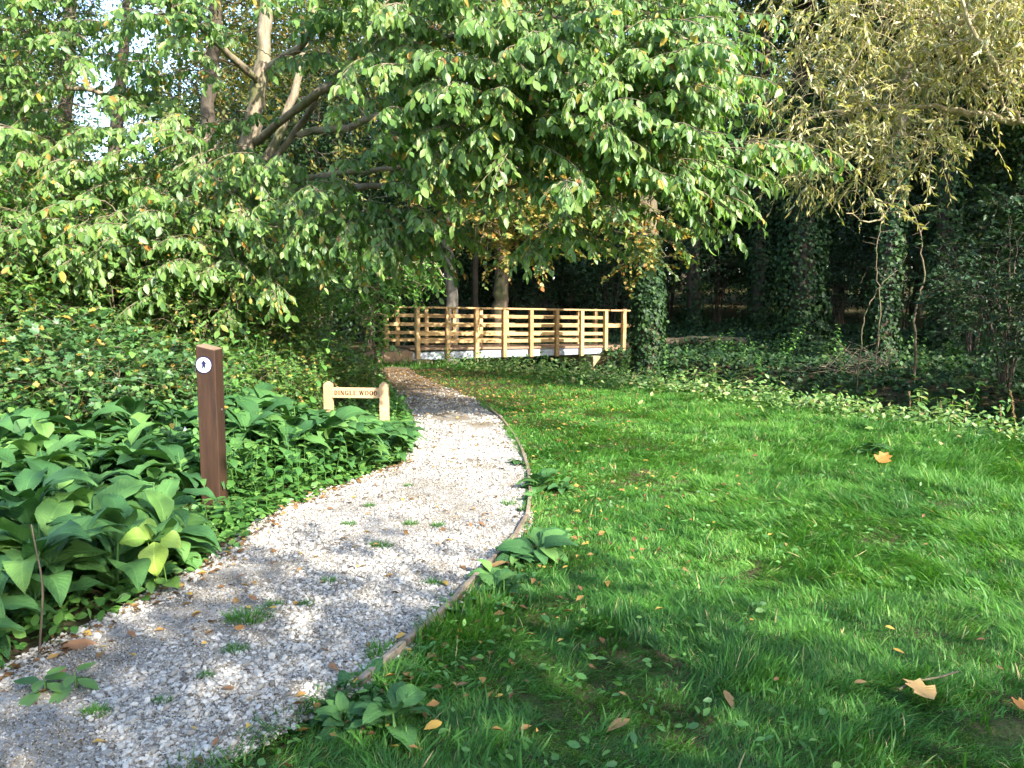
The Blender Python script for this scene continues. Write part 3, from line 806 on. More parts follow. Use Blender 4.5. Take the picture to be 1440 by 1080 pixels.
# ---- willow reaching in from the right
def willow():
    base = gpos(8.6, 9.6, -.05)
    sk = Skel()
    sk.limb([base, base + [.1, 0, 1.5], [8.3, 9.7, 3.2], [8.0, 9.8, 5.2], [7.4, 9.9, 7.2], [6.6, 10, 9]], .26, .05, 30, 10, .02)
    sk.limb([[8.35, 9.7, 2.9], at(1500, 195, 9.8), at(1400, 165, 9.9), at(1310, 152, 10), at(1200, 150, 10.1), at(1110, 180, 10.2)], .06, .014, 30, 6, .02)
    sk.limb([[8.0, 9.8, 5.2], at(1400, 20, 10), at(1320, 40, 10.2), at(1260, 10, 10.4), at(1150, -30, 10.6)], .06, .014, 26, 6, .02)
    sk.limb([at(1460, 190, 9.8), at(1395, 130, 9.7), at(1340, 60, 9.6), at(1310, -20, 9.6)], .03, .012, 18, 5, .02)
    sk.limb([at(1330, 160, 10), at(1280, 240, 10), at(1235, 310, 10), at(1190, 300, 10)], .02, .006, 18, 5, .02)
    sk.limb([[8.2, 9.75, 4.0], at(1440, 120, 9.3), at(1380, 60, 9), at(1330, -60, 8.8)], .05, .014, 18, 5, .02)
    def vol(x0, x1, y0, y1, D, dd):
        c = at((x0 + x1) / 2, (y0 + y1) / 2, D); s = D / F
        return (c, ((x1 - x0) / 2 * s, dd, (y1 - y0) / 2 * s))
    vols = [vol(1080, 1520, -90, 130, 10, 1.0) + (4.2,), vol(1060, 1400, 60, 250, 10.1, .8) + (2.2,), vol(1360, 1560, -80, 130, 9, .8) + (1.5,), vol(1180, 1300, 220, 310, 10, .35) + (.12,), vol(1080, 1240, 200, 280, 10.2, .3) + (.25,)]
    T1 = in_ell(vols, 90); sk.reach(T1, .022, .006, 10, 5, .05)
    T2 = in_ell(vols, 420); sk.reach(T2, .009, .0035, 8, 4, .02)
    T3 = in_ell(vols, 1450)
    P, Dd = sk.reach(T3, .004, .0018, 6, 3, -.05)
    lv, tb = sprays(P, Dd * 1.2 + .5 * rdir(len(P)) + [0, -.1, -.2], 14, .36, .10, T_NAR, 'trail', .5, 1.3)
    return tree_from('willow_tree', base, 'willow with thin yellowing narrow leaves and tangled bare twigs arching in above the dark wood', 'tree', sk, [lv], M['willow'], M['willow_bark'], twigs=[tb])
willow()

# ---- golden oak behind the cherry, above the bridge
def oak():
    base = gpos(2.0, 24.6, -.05)
    base = gpos(*at(705, 470, 25.5)[:2], -.05)
    sk = Skel()
    b = base
    sk.limb([b, at(703, 430, 25.5), at(709, 345, 25.5), at(715, 230, 25), at(720, 60, 24.5)], .30, .14, 30, 12, .02)
    sk.limb([at(712, 290, 25.3), at(730, 240, 21.5), at(760, 255, 18), at(800, 280, 16)], .13, .03, 24, 7, .04)
    sk.limb([at(714, 250, 25.1), at(640, 200, 21), at(600, 215, 17.5)], .11, .03, 20, 7, .04)
    sk.limb([at(716, 220, 25), at(800, 160, 20), at(880, 230, 17), at(905, 300, 16)], .11, .025, 24, 7, .04)
    def vol(x0, x1, y0, y1, D, dd):
        c = at((x0 + x1) / 2, (y0 + y1) / 2, D); s = D / F
        return (c, ((x1 - x0) / 2 * s, dd, (y1 - y0) / 2 * s))
    vols = [vol(540, 920, 150, 330, 16.5, 1.8) + (3,), vol(630, 830, 220, 372, 15.6, 1.0) + (1.3,), vol(850, 960, 250, 390, 15.2, .6) + (.5,), vol(500, 960, 0, 230, 20, 2.5) + (3,)]
    T1 = in_ell(vols, 90); sk.reach(T1, .04, .012, 10, 5, .08)
    T2 = in_ell(vols, 300); sk.reach(T2, .014, .007, 7, 4, .04)
    T3 = in_ell(vols, 1500); P, Dd = sk.reach(T3, .008, .004, 5, 3, .02)
    rs = np.clip(rng.normal(.15, .16, len(P)), 0, .35)
    lv, tb = sprays(P, Dd, 14, .5, .10, T_LO, 'spread', .3, 1.0, rs)
    hi = clumps([(np.array([-1.0, 19.0, 10.5]), (5.5, 3.0, 2.6), 1), (np.array([-3.0, 22.0, 11.5]), (5.0, 2.5, 2.6), .7)], 420, 36, .17)  # leaf mass mostly above the frame, added to shade the wood behind the bridge
    sk.limb([at(718, 100, 24.8), [-.5, 22, 9.5], [-1.5, 19.5, 10.5]], .14, .04, 16, 7, .04)
    lv = joinr([lv, hi])
    return tree_from('oak_tree', base, 'thick brown trunk behind the bridge railing with golden brown autumn foliage overhead', 'tree', sk, [lv], M['oak'], M['bark_mid'], twigs=[tb])
oak()

# second trunk behind the bridge
def plain_tree(name, pts, r0, r1, vols, nsp, leaf, tm, style, leafm, barkm, label, nb=40, K=12, ln=.5, extra_limbs=(), cat='tree', group=None, k=.012):
    base = np.array(pts[0], float)
    sk = Skel()
    sk.limb(pts, r0, r1, 36, 11, .015)
    for e in extra_limbs: sk.limb(*e)
    lv = None; tw = []
    if vols:
        T1 = in_ell(vols, nb); sk.reach(T1, r1 * .8, .012, 10, 5, .1, k=k)
        T2 = in_ell(vols, nb * 4); sk.reach(T2, .014, .006, 7, 4, .05)
        T3 = in_ell(vols, nsp); P, Dd = sk.reach(T3, .008, .004, 5, 3, .02)
        l, tb = sprays(P, Dd, K, ln, leaf, tm, style, .35); lv = [l]; tw = [tb]
    return tree_from(name, base, label, cat, sk, lv, leafm, barkm, group, tw)

b = gpos(*at(634, 470, 26.5)[:2], -.05)
plain_tree('woodland_tree', [b, at(636, 430, 26.5), at(630, 360, 26.6), at(622, 250, 26.8), at(612, 60, 27), at(600, -150, 27)], .24, .10, [(at(600, 40, 27), (3.5, 2.5, 4.0), 1)], 700, .13, T_DI, 'spread', M['wood'], M['bark_grey'], 'slimmer grey trunk behind the left half of the bridge', K=16, ln=.7)
b = gpos(*at(668, 470, 30)[:2], -.05)
plain_tree('woodland_tree', [b, at(668, 400, 30), at(672, 300, 30), at(690, 100, 30), at(700, -200, 30)], .14, .07, [(at(700, 0, 30), (3.5, 2.5, 4.5), 1)], 600, .14, T_DI, 'spread', M['wood'], M['bark_dark'], 'thin dark trunk between the two pale trunks behind the bridge', K=16, ln=.7)

# left-hand dark trunks with sky between them
b = gpos(*at(150, 420, 15.5)[:2], -.05)
plain_tree('woodland_tree', [b, at(155, 300, 15.5), at(162, 200, 15.5), at(170, 100, 15.5), at(178, 0, 15.5), at(180, -300, 15.5)], .15, .07, [(at(120, -110, 15.5), (3.0, 2.0, 2.2), 1), (at(30, 60, 15), (1.4, 1.6, 2.0), .7)], 800, .10, T_OV, 'spread', M['wood'], M['bark_dark'], 'slender dark trunk standing against the bright gap of sky at upper left', K=14, ln=.6)
b = gpos(*at(275, 420, 14)[:2], -.05)
plain_tree('woodland_tree', [b, at(280, 300, 14), at(290, 190, 14), at(300, 80, 14), at(305, -60, 14), at(310, -300, 14)], .16, .08, [(at(330, -140, 14), (2.4, 2.0, 2.4), 1), (at(300, 120, 15.5), (1.0, 1.4, 2.2), .7), (at(480, 90, 16), (1.8, 1.6, 2.6), 1)], 900, .095, T_OV, 'spread', M['yellowwood'], M['bark_dark'], 'dark leaning trunk with yellowing leaves left of the pale cherry trunk', K=14, ln=.6)
b = gpos(*at(70, 430, 19)[:2], -.05)
plain_tree('woodland_tree', [b, at(80, 300, 19), at(95, 100, 19), at(100, -100, 19), at(105, -300, 19)], .2, .1, [(at(40, -60, 19), (2.2, 2.0, 3.5), 1), (at(10, 150, 18), (1.3, 1.6, 2.4), .7)], 700, .11, T_DI, 'spread', M['wood'], M['bark_dark'], 'dark trunk near the left picture edge behind the cherry branches', K=15, ln=.6)

# ---- ivy-clad trunks
def ivy_on(pts, radf, n, leaf, thick=.10):
    """ivy leaves round a line of points with sleeve radius radf(t)"""
    p = smooth_line(pts, 80); t = rng.uniform(0, 1, n) ** 1.2
    c = np.stack([np.interp(t * 79, np.arange(80), p[:, i]) for i in range(3)], -1)
    ph = rng.uniform(0, 2 * np.pi, n)
    lump = .75 + .35 * np.sin(ph * 2 + t * 19) * np.sin(t * 31 + ph) + .15 * np.sin(ph * 5 + t * 50)
    rr = radf(t) * (.80 + .25 * lump) + rng.normal(size=n) * thick * .35
    nr = np.stack([np.cos(ph), np.sin(ph), np.zeros(n)], -1)
    pos = c + nr * rr[:, None]
    ax = -Z + .45 * nr + .5 * rng.normal(size=(n, 3))
    return place(T_IVY, pos, ax, nr + .35 * Z + .35 * rng.normal(size=(n, 3)), leaf * rng.uniform(.6, 1.3, n))
def ivy_tree(px, D, w_up, w_ivy, ytop_ivy, nleaf, leaf, label, crown=None, high=None, lean=0, barkm='bark_grey', nsp=500, crownm='wood', up=-300, bare=True):
    b = gpos(*at(px, 470, D)[:2], -.05); s = D / F
    pts = [b] + [at(px + lean * (470 - y) / 300, y, D) for y in (400, 320, 220, 100, 0, up)]
    sk = Skel(); sk.limb(pts, w_up * s * .62, w_up * s * .35, 40, 12, .012)
    lv = None; tw = []
    if crown:
        T1 = in_ell(crown, 40); sk.reach(T1, .06, .014, 10, 5, .1)
        T2 = in_ell(crown, 140); sk.reach(T2, .015, .007, 7, 4, .05)
        T3 = in_ell(crown, nsp); P, Dd = sk.reach(T3, .008, .004, 5, 3, .02)
        l, tb = sprays(P, Dd, 14, .6, .12, T_DI, 'spread', .35); lv = [l]; tw = [tb]
        if high: lv.append(clumps(high, 330, 36, .17)); sk.limb([pts[-2], (np.asarray(pts[-1]) + np.array(high[0][0])) / 2, high[0][0]], .12, .04, 14, 6, .04)  # high leaves mostly out of view, added to keep the wood beyond dark
    root = tree_from('ivy_clad_tree', b, label, 'tree', sk, lv, M[crownm], M[barkm], 'ivy clad trees on the far bank of the ditch', tw)
    ip = [b + [0, 0, .05]] + [at(px + lean * (470 - y) / 300, y, D) for y in np.linspace(440, ytop_ivy, 5)]
    iv_ = ivy_on(ip, lambda t: w_ivy * s * .5 * (1.05 - .45 * t), nleaf, leaf)
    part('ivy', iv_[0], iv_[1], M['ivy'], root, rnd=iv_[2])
    return root
ivy_tree(913, 18.8, 27, 44, 330, 9000, .085, 'grey trunk sleeved in ivy at the right end of the footbridge', crown=[(at(930, -120, 19), (2.6, 2.2, 2.6), 1)], lean=-6, barkm='bark_mid', high=[(np.array([4.5, 18.5, 10.8]), (4.5, 3.0, 2.8), 1)])
ivy_tree(1128, 21, 30, 74, 120, 8000, .10, 'widest dark trunk wholly buried in ivy, right of the fallen log', crown=[(at(1120, -60, 22), (3.6, 2.4, 3.4), 1)], nsp=700, barkm='bark_dark', high=[(np.array([9.0, 20.0, 10.5]), (4.2, 3.2, 3.5), 1)])
ivy_tree(1065, 26, 16, 30, 160, 3600, .10, 'slim ivy covered trunk just left of the widest ivy column', crown=[(at(1050, -30, 27), (3.2, 2.2, 4.5), 1)], nsp=700, lean=8, barkm='bark_dark')
ivy_tree(975, 29, 16, 30, 130, 2600, .11, 'distant slim ivy covered trunk just right of the ivy sleeved trunk by the bridge', crown=[(at(970, 0, 30), (3.4, 2.2, 5.0), 1)], nsp=700, barkm='bark_dark')
ivy_tree(1240, 17, 20, 40, 190, 3400, .085, 'ivy covered trunk among thin saplings under the willow', crown=[(at(1280, -60, 19), (3.2, 2.0, 2.6), 1)], nsp=600, lean=25, barkm='bark_dark', high=[(np.array([10.5, 16.5, 9.5]), (3.6, 3.0, 2.8), 1)])
ivy_tree(1330, 19, 26, 50, 60, 3600, .10, 'ivy covered trunk behind the evergreen shrub at the right edge', crown=[(at(1380, -20, 20), (3.4, 2.2, 3.5), 1)], nsp=700, barkm='bark_dark')

# ---- woodland trees further back: three kinds, copied
def wood_proto(kind, H_, spread, leafm, barkm, label, nclump, low):
    base = np.zeros(3); sk = Skel()
    sk.limb([base, [.1, .05, H_ * .3], [-.1, .1, H_ * .6], [.1, 0, H_ * .95]], .24, .06, 26, 9, .03)
    vols = [((0, 0, H_ * .62), (spread, spread, H_ * .38), 3), ((.6, .3, H_ * low), (spread * .95, spread * .95, H_ * .2), 1.3)]
    T1 = in_ell(vols, 45); sk.reach(T1, .06, .015, 9, 5, .1)
    C = in_ell(vols, nclump); sk.reach(C[:200], .02, .008, 6, 3, .05)
    k = 34; n = nclump * k
    pos = np.repeat(C, k, 0) + rng.normal(size=(n, 3)) * [.5, .5, .28]
    ax = rdir(n, .6) - [0, 0, .5]; nm = Z + .7 * rng.normal(size=(n, 3))
    lv = place(T_DI, pos, ax, nm, .17 * rng.uniform(.6, 1.25, n), .17 * 1.15)
    return tree_from('woodland_tree', base, label, 'tree', sk, [lv], leafm, barkm, 'tall trees massed in the wood beyond the ditch')
WL = ['dark green tree massed in the wood beyond the bridge', 'yellowing tree massed in the wood beyond the bridge', 'dense dark evergreen tree massed in the wood beyond the bridge']
protos = [wood_proto(0, 15, 3.4, M['wood'], M['bark_dark'], WL[0], 620, .3), wood_proto(1, 14, 3.2, M['yellowwood'], M['bark_mid'], WL[1], 520, .42), wood_proto(2, 10, 2.6, M['holly'], M['bark_dark'], WL[2], 560, .28)]
spots = []
for px, D, k, s in [(-140, 26, 0, 1.0), (20, 33, 1, .95), (55, 24, 2, .75), (265, 31, 0, .75), (245, 42, 2, .85), (380, 27, 1, 1.0), (330, 22, 2, .7), (470, 32, 0, 1.1), (450, 23, 2, .8), (560, 36, 1, 1.1), (545, 29, 2, .85), (640, 41, 0, 1.15), (720, 34, 2, .9), (790, 40, 0, 1.2), (800, 31, 2, .95), (870, 36, 2, 1.0), (900, 44, 1, 1.25), (975, 36, 0, 1.1), (1010, 42, 2, 1.2), (1060, 33, 2, .9), (1120, 38, 1, 1.2), (1180, 29, 2, .95), (1220, 40, 0, 1.2), (1290, 30, 0, 1.0), (1330, 36, 2, 1.1), (1390, 27, 2, 1.0), (1440, 34, 1, 1.1), (1500, 25, 0, .95), (1560, 30, 2, 1.1), (-60, 40, 0, 1.1), (120, 47, 2, .8), (690, 50, 2, 1.3), (840, 52, 2, 1.3), (960, 54, 0, 1.3), (1100, 54, 2, 1.3), (560, 52, 2, 1.2), (400, 48, 0, 1.2)]:
    p = at(px, 430, D); spots.append((p[0], p[1], k, s))
first = [True] * 3
for x, y, k, s in spots:
    loc = gpos(x, y, -.1)
    if first[k]:
        o = protos[k]; o.location = loc; o.scale = (s,) * 3; o.rotation_euler = (0, 0, rng.uniform(0, 6)); first[k] = False
    else: copy_thing(protos[k], loc, rng.uniform(0, 6), s)
# trees outside the frame, to the right and behind, that throw the shade
SHADE = [(18, 2.5, 0, .7), (16.0, 12.0, 0, .9), (18.5, 17.0, 2, 1.25), (14.0, 19.0, 0, .9), (22, 11.5, 1, 1.05), (19, 23, 0, 1.0)]
for x, y, k, s in SHADE:
    copy_thing(protos[k], gpos(x, y, -.1), rng.uniform(0, 6), s, label='tree outside the picture on the sunny side of the clearing', group='trees around the sunny side of the clearing')
lowp = wood_proto(3, 6.9, 2.5, M['wood'], M['bark_mid'], 'low open crowned tree behind the viewer', 155, .5)
for i, (x, y, s) in enumerate([(6.2, -4.7, 1.0), (10.9, -3.6, .92), (2.6, -3.7, .95), (-.9, -3.9, .8)]):
    if i: copy_thing(lowp, gpos(x, y, -.1), rng.uniform(0, 6), s, group='low trees behind the viewer')
    else: lowp.location = gpos(x, y, -.1); lowp.scale = (s,) * 3; lowp['group'] = 'low trees behind the viewer'

# far foliage closing the wood (one mass)
n = 26000
ang = rng.uniform(-1.0, .95, n); rad = rng.uniform(55, 66, n)
hh = rng.uniform(0, 1, n) ** 1.2
top = 10 + 2.5 * np.sin(ang * 17) + 1.5 * np.sin(ang * 41 + 1)
top = np.where(np.abs(ang + .47) < .05, 3.5, top)
pos = np.stack([np.sin(ang) * rad, np.cos(ang) * rad, np.zeros(n)], -1); pos[:, 2] = gz(pos[:, 0], pos[:, 1]) + hh * top
lv = place(T_DI, pos, rdir(n, .5) - [0, 0, .4], rdir(n) + [0, -.5, .6], rng.uniform(.5, 1.1, n))
tag(obj('distant_woodland', mesh_np('distant_woodland', lv[0], lv[1], M['wood'], rnd=lv[2])), 'far mass of dark woodland foliage', 'woodland', None, 'stuff')

# ================================================================== SHRUBS
def shrub_proto(name, label, cat, H_, spread, nst, nsp, leaf, tm, style, leafm, barkm, K=12, ln=.35, group=None, low=.1, droop=.35, lw=1.0):
    sk = Skel(); tips = []
    for i in range(nst):
        a = 2 * np.pi * i / nst + rng.uniform(-.4, .4); q = spread * rng.uniform(.25, .75)
        e = np.array([math.cos(a) * q, math.sin(a) * q, H_ * rng.uniform(.65, .98)])
        sk.limb([[math.cos(a) * .06, math.sin(a) * .06, -.05], e * [.35, .35, .45], e * [.7, .7, .78], e], .022 * (H_ / 2.5) ** .5, .006, 14, 5, .015)
    vols = [((0, 0, H_ * (.5 + low / 2)), (spread, spread, H_ * (.5 - low / 2)), 1)]
    T2 = in_ell(vols, max(30, nsp // 6)); sk.reach(T2, .010, .0035, 7, 4, .06)
    T3 = in_ell(vols, int(nsp * 1.35))
    gap = np.sin(T3[:, 0] * 5.1 + 1) * np.sin(T3[:, 1] * 5.7 + 2) * np.sin(T3[:, 2] * 6.3) + .35 * np.sin(T3[:, 0] * 11 + T3[:, 2] * 9)
    T3 = T3[gap > -.12]
    d_ = rdir(26, .9); d_[:, 2] = np.abs(d_[:, 2]); sh = np.array([0, 0, H_ * .5]) + d_ * np.array([spread, spread, H_ * .5]) * rng.uniform(1.05, 1.45, (26, 1))
    q_, e_ = sk.reach(sh, .008, .003, 9, 4, .12); T3 = np.concatenate([T3] + [q_ - e_ * t_ for t_ in (0., .14, .28, .42)])
    P, Dd = sk.reach(T3, .005, .0022, 5, 3, .02)
    lv, tb = sprays(P, Dd + .3 * rdir(len(P), .3), K, ln, leaf, tm, style, droop, lw)
    root = thing(name, (0, 0, 0), label, cat, group)
    V_, F_ = join(sk.tb + [tb])
    part('stems', V_, F_, barkm, root); part('foliage', lv[0], lv[1], leafm, root, rnd=lv[2])
    return root
def lay(proto, pts, labels=None, group=None):
    """pts (x, y, scale); first use moves the prototype itself"""
    for i, (x, y, s) in enumerate(pts):
        loc = gpos(x, y, -.03); rz = rng.uniform(0, 6.28)
        lab = labels[i] if isinstance(labels, (list, tuple)) else labels
        if i == 0:
            proto.location = loc; proto.rotation_euler = (0, 0, rz); proto.scale = (s,) * 3
            if lab: proto['label'] = lab
            if group: proto['group'] = group
        else: copy_thing(proto, loc, rz, s, lab, group)

def atxy(px, D): p = at(px, 430, D); return p[0], p[1]

hz = shrub_proto('hazel_shrub', 'sunlit hazel shrub with small pale green leaves under the cherry', 'shrub', 3.4, 1.35, 8, 640, .088, T_OV, 'spread', M['hazel'], M['bark_mid'], K=13, ln=.36, group='hazel shrubs left of the path')
hz2 = shrub_proto('hazel_shrub', 'sunlit hazel shrub with small pale green leaves under the cherry', 'shrub', 2.5, 1.2, 8, 540, .078, T_OV, 'spread', M['hazel'], M['bark_mid'], K=13, ln=.32, group='hazel shrubs left of the path')
lay(hz, [(*atxy(-40, 9.6), .9), (*atxy(95, 9.7), .85), (*atxy(215, 9.6), .78), (*atxy(-150, 11), 1.1), (*atxy(310, 11.0), .85), (*atxy(345, 13.5), .8), (*atxy(30, 14.5), 1.2), (*atxy(180, 15), 1.1), (*atxy(355, 17), 1.2)])
lay(hz2, [(*atxy(30, 8.7), .9), (*atxy(175, 9.0), .78), (*atxy(275, 9.3), .8), (*atxy(350, 9.9), .78), (*atxy(-70, 8.2), 1.0), (*atxy(400, 11.2), .75), (*atxy(400, 23), 1.0), (*atxy(370, 20), 1.2)])

# bright sapling left of the bridge
sp_ = plain_tree('sapling', [gpos(*gpx(524, 545), -.03), at(527, 500, 13.4), at(522, 450, 13.4), at(530, 390, 13.4), at(545, 330, 13.4)], .035, .012,
                 [(at(560, 375, 13.6), (.80, .6, .55), 2), (at(510, 420, 13.4), (.55, .5, .5), 1.2), (at(530, 480, 13.3), (.16, .2, .3), .25), (at(470, 370, 13.8), (.6, .5, .6), 1)], 520, .082, T_OV, 'spread', M['sapling'], M['twig'], 'bright green leafy sapling on a thin stem just left of the bridge', nb=24, K=10, ln=.3)
b = gpos(*atxy(462, 14.6), -.03)
plain_tree('sapling', [b, at(465, 470, 14.6), at(470, 400, 14.6), at(478, 320, 14.6)], .025, .01, [(at(485, 330, 14.6), (.7, .5, .6), 1), (at(440, 350, 14.8), (.7, .5, .5), 1)], 260, .08, T_OV, 'spread', M['sapling'], M['twig'], 'thin twisting sapling behind the sign, left of the bright leafy one', nb=18, K=10, ln=.3)

# evergreen understorey, right-hand side in the shade
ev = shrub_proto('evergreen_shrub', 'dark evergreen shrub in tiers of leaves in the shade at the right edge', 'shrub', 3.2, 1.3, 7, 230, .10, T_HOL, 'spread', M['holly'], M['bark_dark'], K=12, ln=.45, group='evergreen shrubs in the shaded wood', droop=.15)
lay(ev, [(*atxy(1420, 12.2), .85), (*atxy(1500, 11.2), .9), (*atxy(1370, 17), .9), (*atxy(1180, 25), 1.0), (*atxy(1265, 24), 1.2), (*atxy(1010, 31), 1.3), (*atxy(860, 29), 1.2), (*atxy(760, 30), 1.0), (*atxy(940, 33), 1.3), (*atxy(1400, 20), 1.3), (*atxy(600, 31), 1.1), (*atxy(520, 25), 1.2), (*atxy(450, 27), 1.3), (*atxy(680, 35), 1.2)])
ev['label'] = 'largest dark evergreen shrub in tiers of leaves at the right picture edge'
for o in list(bpy.data.objects):
    if o.name.startswith('evergreen_shrub') and o is not ev: o['label'] = 'dark evergreen shrub half lost in the shade of the wood'

# thin bare saplings, right
def sapling_line(pts, r0, r1, label):
    sk = Skel(); sk.limb(pts, r0, r1, 26, 6, .012)
    T1 = np.asarray(pts[-1]) + rng.normal(size=(9, 3)) * [.35, .2, .35]; sk.reach(T1, .008, .003, 8, 4, .1)
    root = thing('bare_sapling', tuple(np.asarray(pts[0])), label, 'sapling', 'thin bare saplings in the shaded wood')
    V_, F_ = join(sk.tb); part('stem', V_, F_, M['bark_mid'], root)
    return root
sapling_line([gpos(*atxy(1290, 14)), at(1288, 440, 14), at(1300, 390, 14), at(1294, 330, 14), at(1280, 290, 14)], .024, .010, 'bowed bare sapling right of the twig heap')
sapling_line([gpos(*atxy(1235, 15)), at(1238, 430, 15), at(1232, 370, 15), at(1240, 300, 15)], .016, .008, 'thin straight bare sapling behind the twig heap')
sapling_line([gpos(*atxy(1210, 14)), at(1215, 450, 14), at(1240, 400, 14.2), at(1262, 380, 14.4)], .012, .006, 'leaning bare sapling bending right over the twig heap')

# twig heap at the lawn's far edge
def twig_heap():
    c = gpos(*gpx(1225, 535)); root = thing('brush_heap', tuple(c), 'heap of bare dead twigs lying beyond the far edge of the lawn', 'twigs')
    P = []
    for i in range(70):
        a = rng.uniform(0, np.pi); L = rng.uniform(.3, 1.1); el = rng.uniform(-.1, .75)
        d = np.array([math.cos(a) * math.cos(el), .5 * math.sin(a), math.sin(el)]); m0 = c + rng.normal(size=3) * [.45, .3, .08] + [0, .3, .12]
        P.append(smooth_line([m0 - d * L * .3, m0 + rng.normal(size=3) * .03, m0 + d * L * .4 + rng.normal(size=3) * .06, m0 + d * L * .75 + rng.normal(size=3) * .1], 7))
    P = np.array(P); V_, F_ = tubes(P, np.linspace(.009, .003, 7)[None] * rng.uniform(.5, 1.2, (70, 1)), 4)
    part('twigs', V_, F_, M['twig'], root)
twig_heap()

# fallen log
a_, b_ = gpos(*atxy(930, 22.8)), gpos(*atxy(1052, 21.8))
sk = Skel(); sk.limb([a_ + [0, 0, .14], (a_ + b_) / 2 + [0, .1, .18], b_ + [0, 0, .15]], .15, .11, 20, 10, .012)
V_, F_ = sk.mesh(); o = obj('fallen_log', mesh_np('fallen_log', V_, F_, M['bark_mid'])); tag(o, 'brown fallen log on the dark wood floor right of the ivy sleeved trunk', 'log')

# brambles on the left bank
br = shrub_proto('bramble_bush', 'dense bramble bush with toothed dark green leaves on the left bank', 'bush', 1.15, .95, 10, 460, .095, T_LO, 'spread', M['bramble'], M['bark_mid'], K=9, ln=.3, group='brambles on the left bank')
bp = [(-20, 6.6, .72), (60, 7.3, .85), (140, 6.8, .66), (215, 7.6, .7), (-90, 7.4, .95), (110, 7.9, .8), (285, 8.2, .62), (20, 7.9, 1.0), (340, 9.0, .62), (400, 10.2, .7), (190, 8.2, .85), (430, 12.6, .6), (400, 13.0, .8), (380, 12.4, .9)]
lay(br, [(*atxy(px, D), s) for px, D, s in bp])
br2 = shrub_proto('hawthorn_bush', 'low sunlit hawthorn bush behind the name sign', 'bush', .9, .7, 9, 320, .065, T_LO, 'spread', M['hazel'], M['bark_mid'], K=9, ln=.24, group='low sunlit bushes behind the sign')
lay(br2, [(*atxy(px, D), s) for px, D, s in [(400, 9.6, .8), (440, 10.6, .85), (490, 11.6, .6), (365, 8.8, .7), (470, 11.2, .65), (340, 8.2, .8)]])

# ================================================================== LOW PLANTS
BIGS = [tmpl_big(.50, 1.5, .65, wave=.025), tmpl_big(.46, 2.0, .9, wave=.025), tmpl_big(.54, 1.1, .4, wave=.03), tmpl_big(.50, 2.4, 1.1, wave=.025), tmpl_big(.44, 1.7, 1.0, wave=.035)]
ROUND = [tmpl_big(.82, 1.2, .5, wave=.03)] * 5
def comfrey_mesh(n, L, leafm, name, bigs=None, stem=True):
    ps = []
    for i in range(n):
        a = i * 2.4 + rng.uniform(-.5, .5); h = rng.uniform(0, .30) * L / .36
        d = np.array([[math.cos(a), math.sin(a), 0.]]); el = rng.uniform(-.15, .55)
        ax = d * math.cos(el) + Z * math.sin(el)
        nm = Z * math.cos(el) - d * math.sin(el) + .18 * rng.normal(size=(1, 3))
        ps.append(place((bigs or BIGS)[rng.integers(5)], np.array([[0, 0, h]]) + d * .03, ax, nm, np.array([L * rng.uniform(.7, 1.15)])))
    lv = joinr(ps)
    st = tubes(np.array([[[0, 0, -.05], [.01, 0, .12], [0, .01, .26 * L / .36], [.01, .01, .36 * L / .36]]]), np.array([[.009, .008, .006, .003]]) * (1 if stem else .3), 5)
    V_ = np.concatenate([lv[0], st[0]]); rr = np.concatenate([lv[2], np.full(len(st[0]), .6)])
    me = mesh_np(name, V_, [lv[1], st[1] + len(lv[0])], leafm, rnd=rr)
    uv = np.array([(u, i / 8., 0) for i in range(9) for u in (-1, -.5, 0, .5, 1)], np.float32)
    uv = np.concatenate([np.tile(uv, (n, 1)), np.zeros((len(st[0]), 3), np.float32)])
    at_ = me.attributes.new('leaf', 'FLOAT_VECTOR', 'POINT'); at_.data.foreach_set('vector', uv.ravel())
    return me
CM = [comfrey_mesh(n, L, M['comfrey'], 'comfrey_plant') for n, L in ((16, .33), (19, .29), (15, .36), (20, .31), (17, .27))]
placed = []
def spread_pts(n, test, box, mind, tries=6000):
    pts = []
    for _ in range(tries):
        x = rng.uniform(box[0], box[1]); y = rng.uniform(box[2], box[3])
        if not test(x, y): continue
        if all((x - a) ** 2 + (y - b) ** 2 > mind * mind for a, b in pts):
            pts.append((x, y))
            if len(pts) >= n: break
    return pts
def cap(x, y, s, h):
    """keep plants in front of the post and the sign low enough to leave them standing clear"""
    bx = 720 + x / y * F
    lim = None
    if 235 < bx < 360 and y < wy + .05: lim = 705
    elif 425 < bx < 575 and y < rp[1] + .05: lim = 592 if bx > 480 else 580
    elif 425 < bx < 560 and y < rp[1] + .8: lim = 560
    if lim is None: return s
    zt = 1.4 - (lim - 430) / F * y - float(gz(x, y))
    return max(.16, min(s, zt / h))
def lowplant(name, me, x, y, s, label, cat, group, tilt=.06, dz=0.0, zs=1.0):
    sz = cap(x, y, s, max(v.co.z for v in me.vertices)) * zs
    o = obj(name, me); o.location = gpos(x, y, dz); o.scale = (s, s, sz * rng.uniform(.9, 1.1))
    o.rotation_euler = (rng.normal() * tilt, rng.normal() * tilt, rng.uniform(0, 6.28))
    return tag(o, label, cat, group)
def off_post(x, y): return not (abs(x - wx) < .16 and -.75 < y - wy < .12)
GC = 'comfrey plants on the bank left of the path'
pts = spread_pts(120, lambda x, y: x < xl(y) - .26 and x > xl(y) - 2.6 and off_post(x, y) and not (y > 5.0 and y < 6.2 and x > xl(y) - .55), (-5, -1.0, 2.6, 7.4), .265)
for x, y in pts:
    lowplant('comfrey_plant', CM[rng.integers(5)], x, y, rng.uniform(.85, 1.2), 'comfrey plant with broad dark green leaves on the shaded bank left of the path', 'plant', GC)
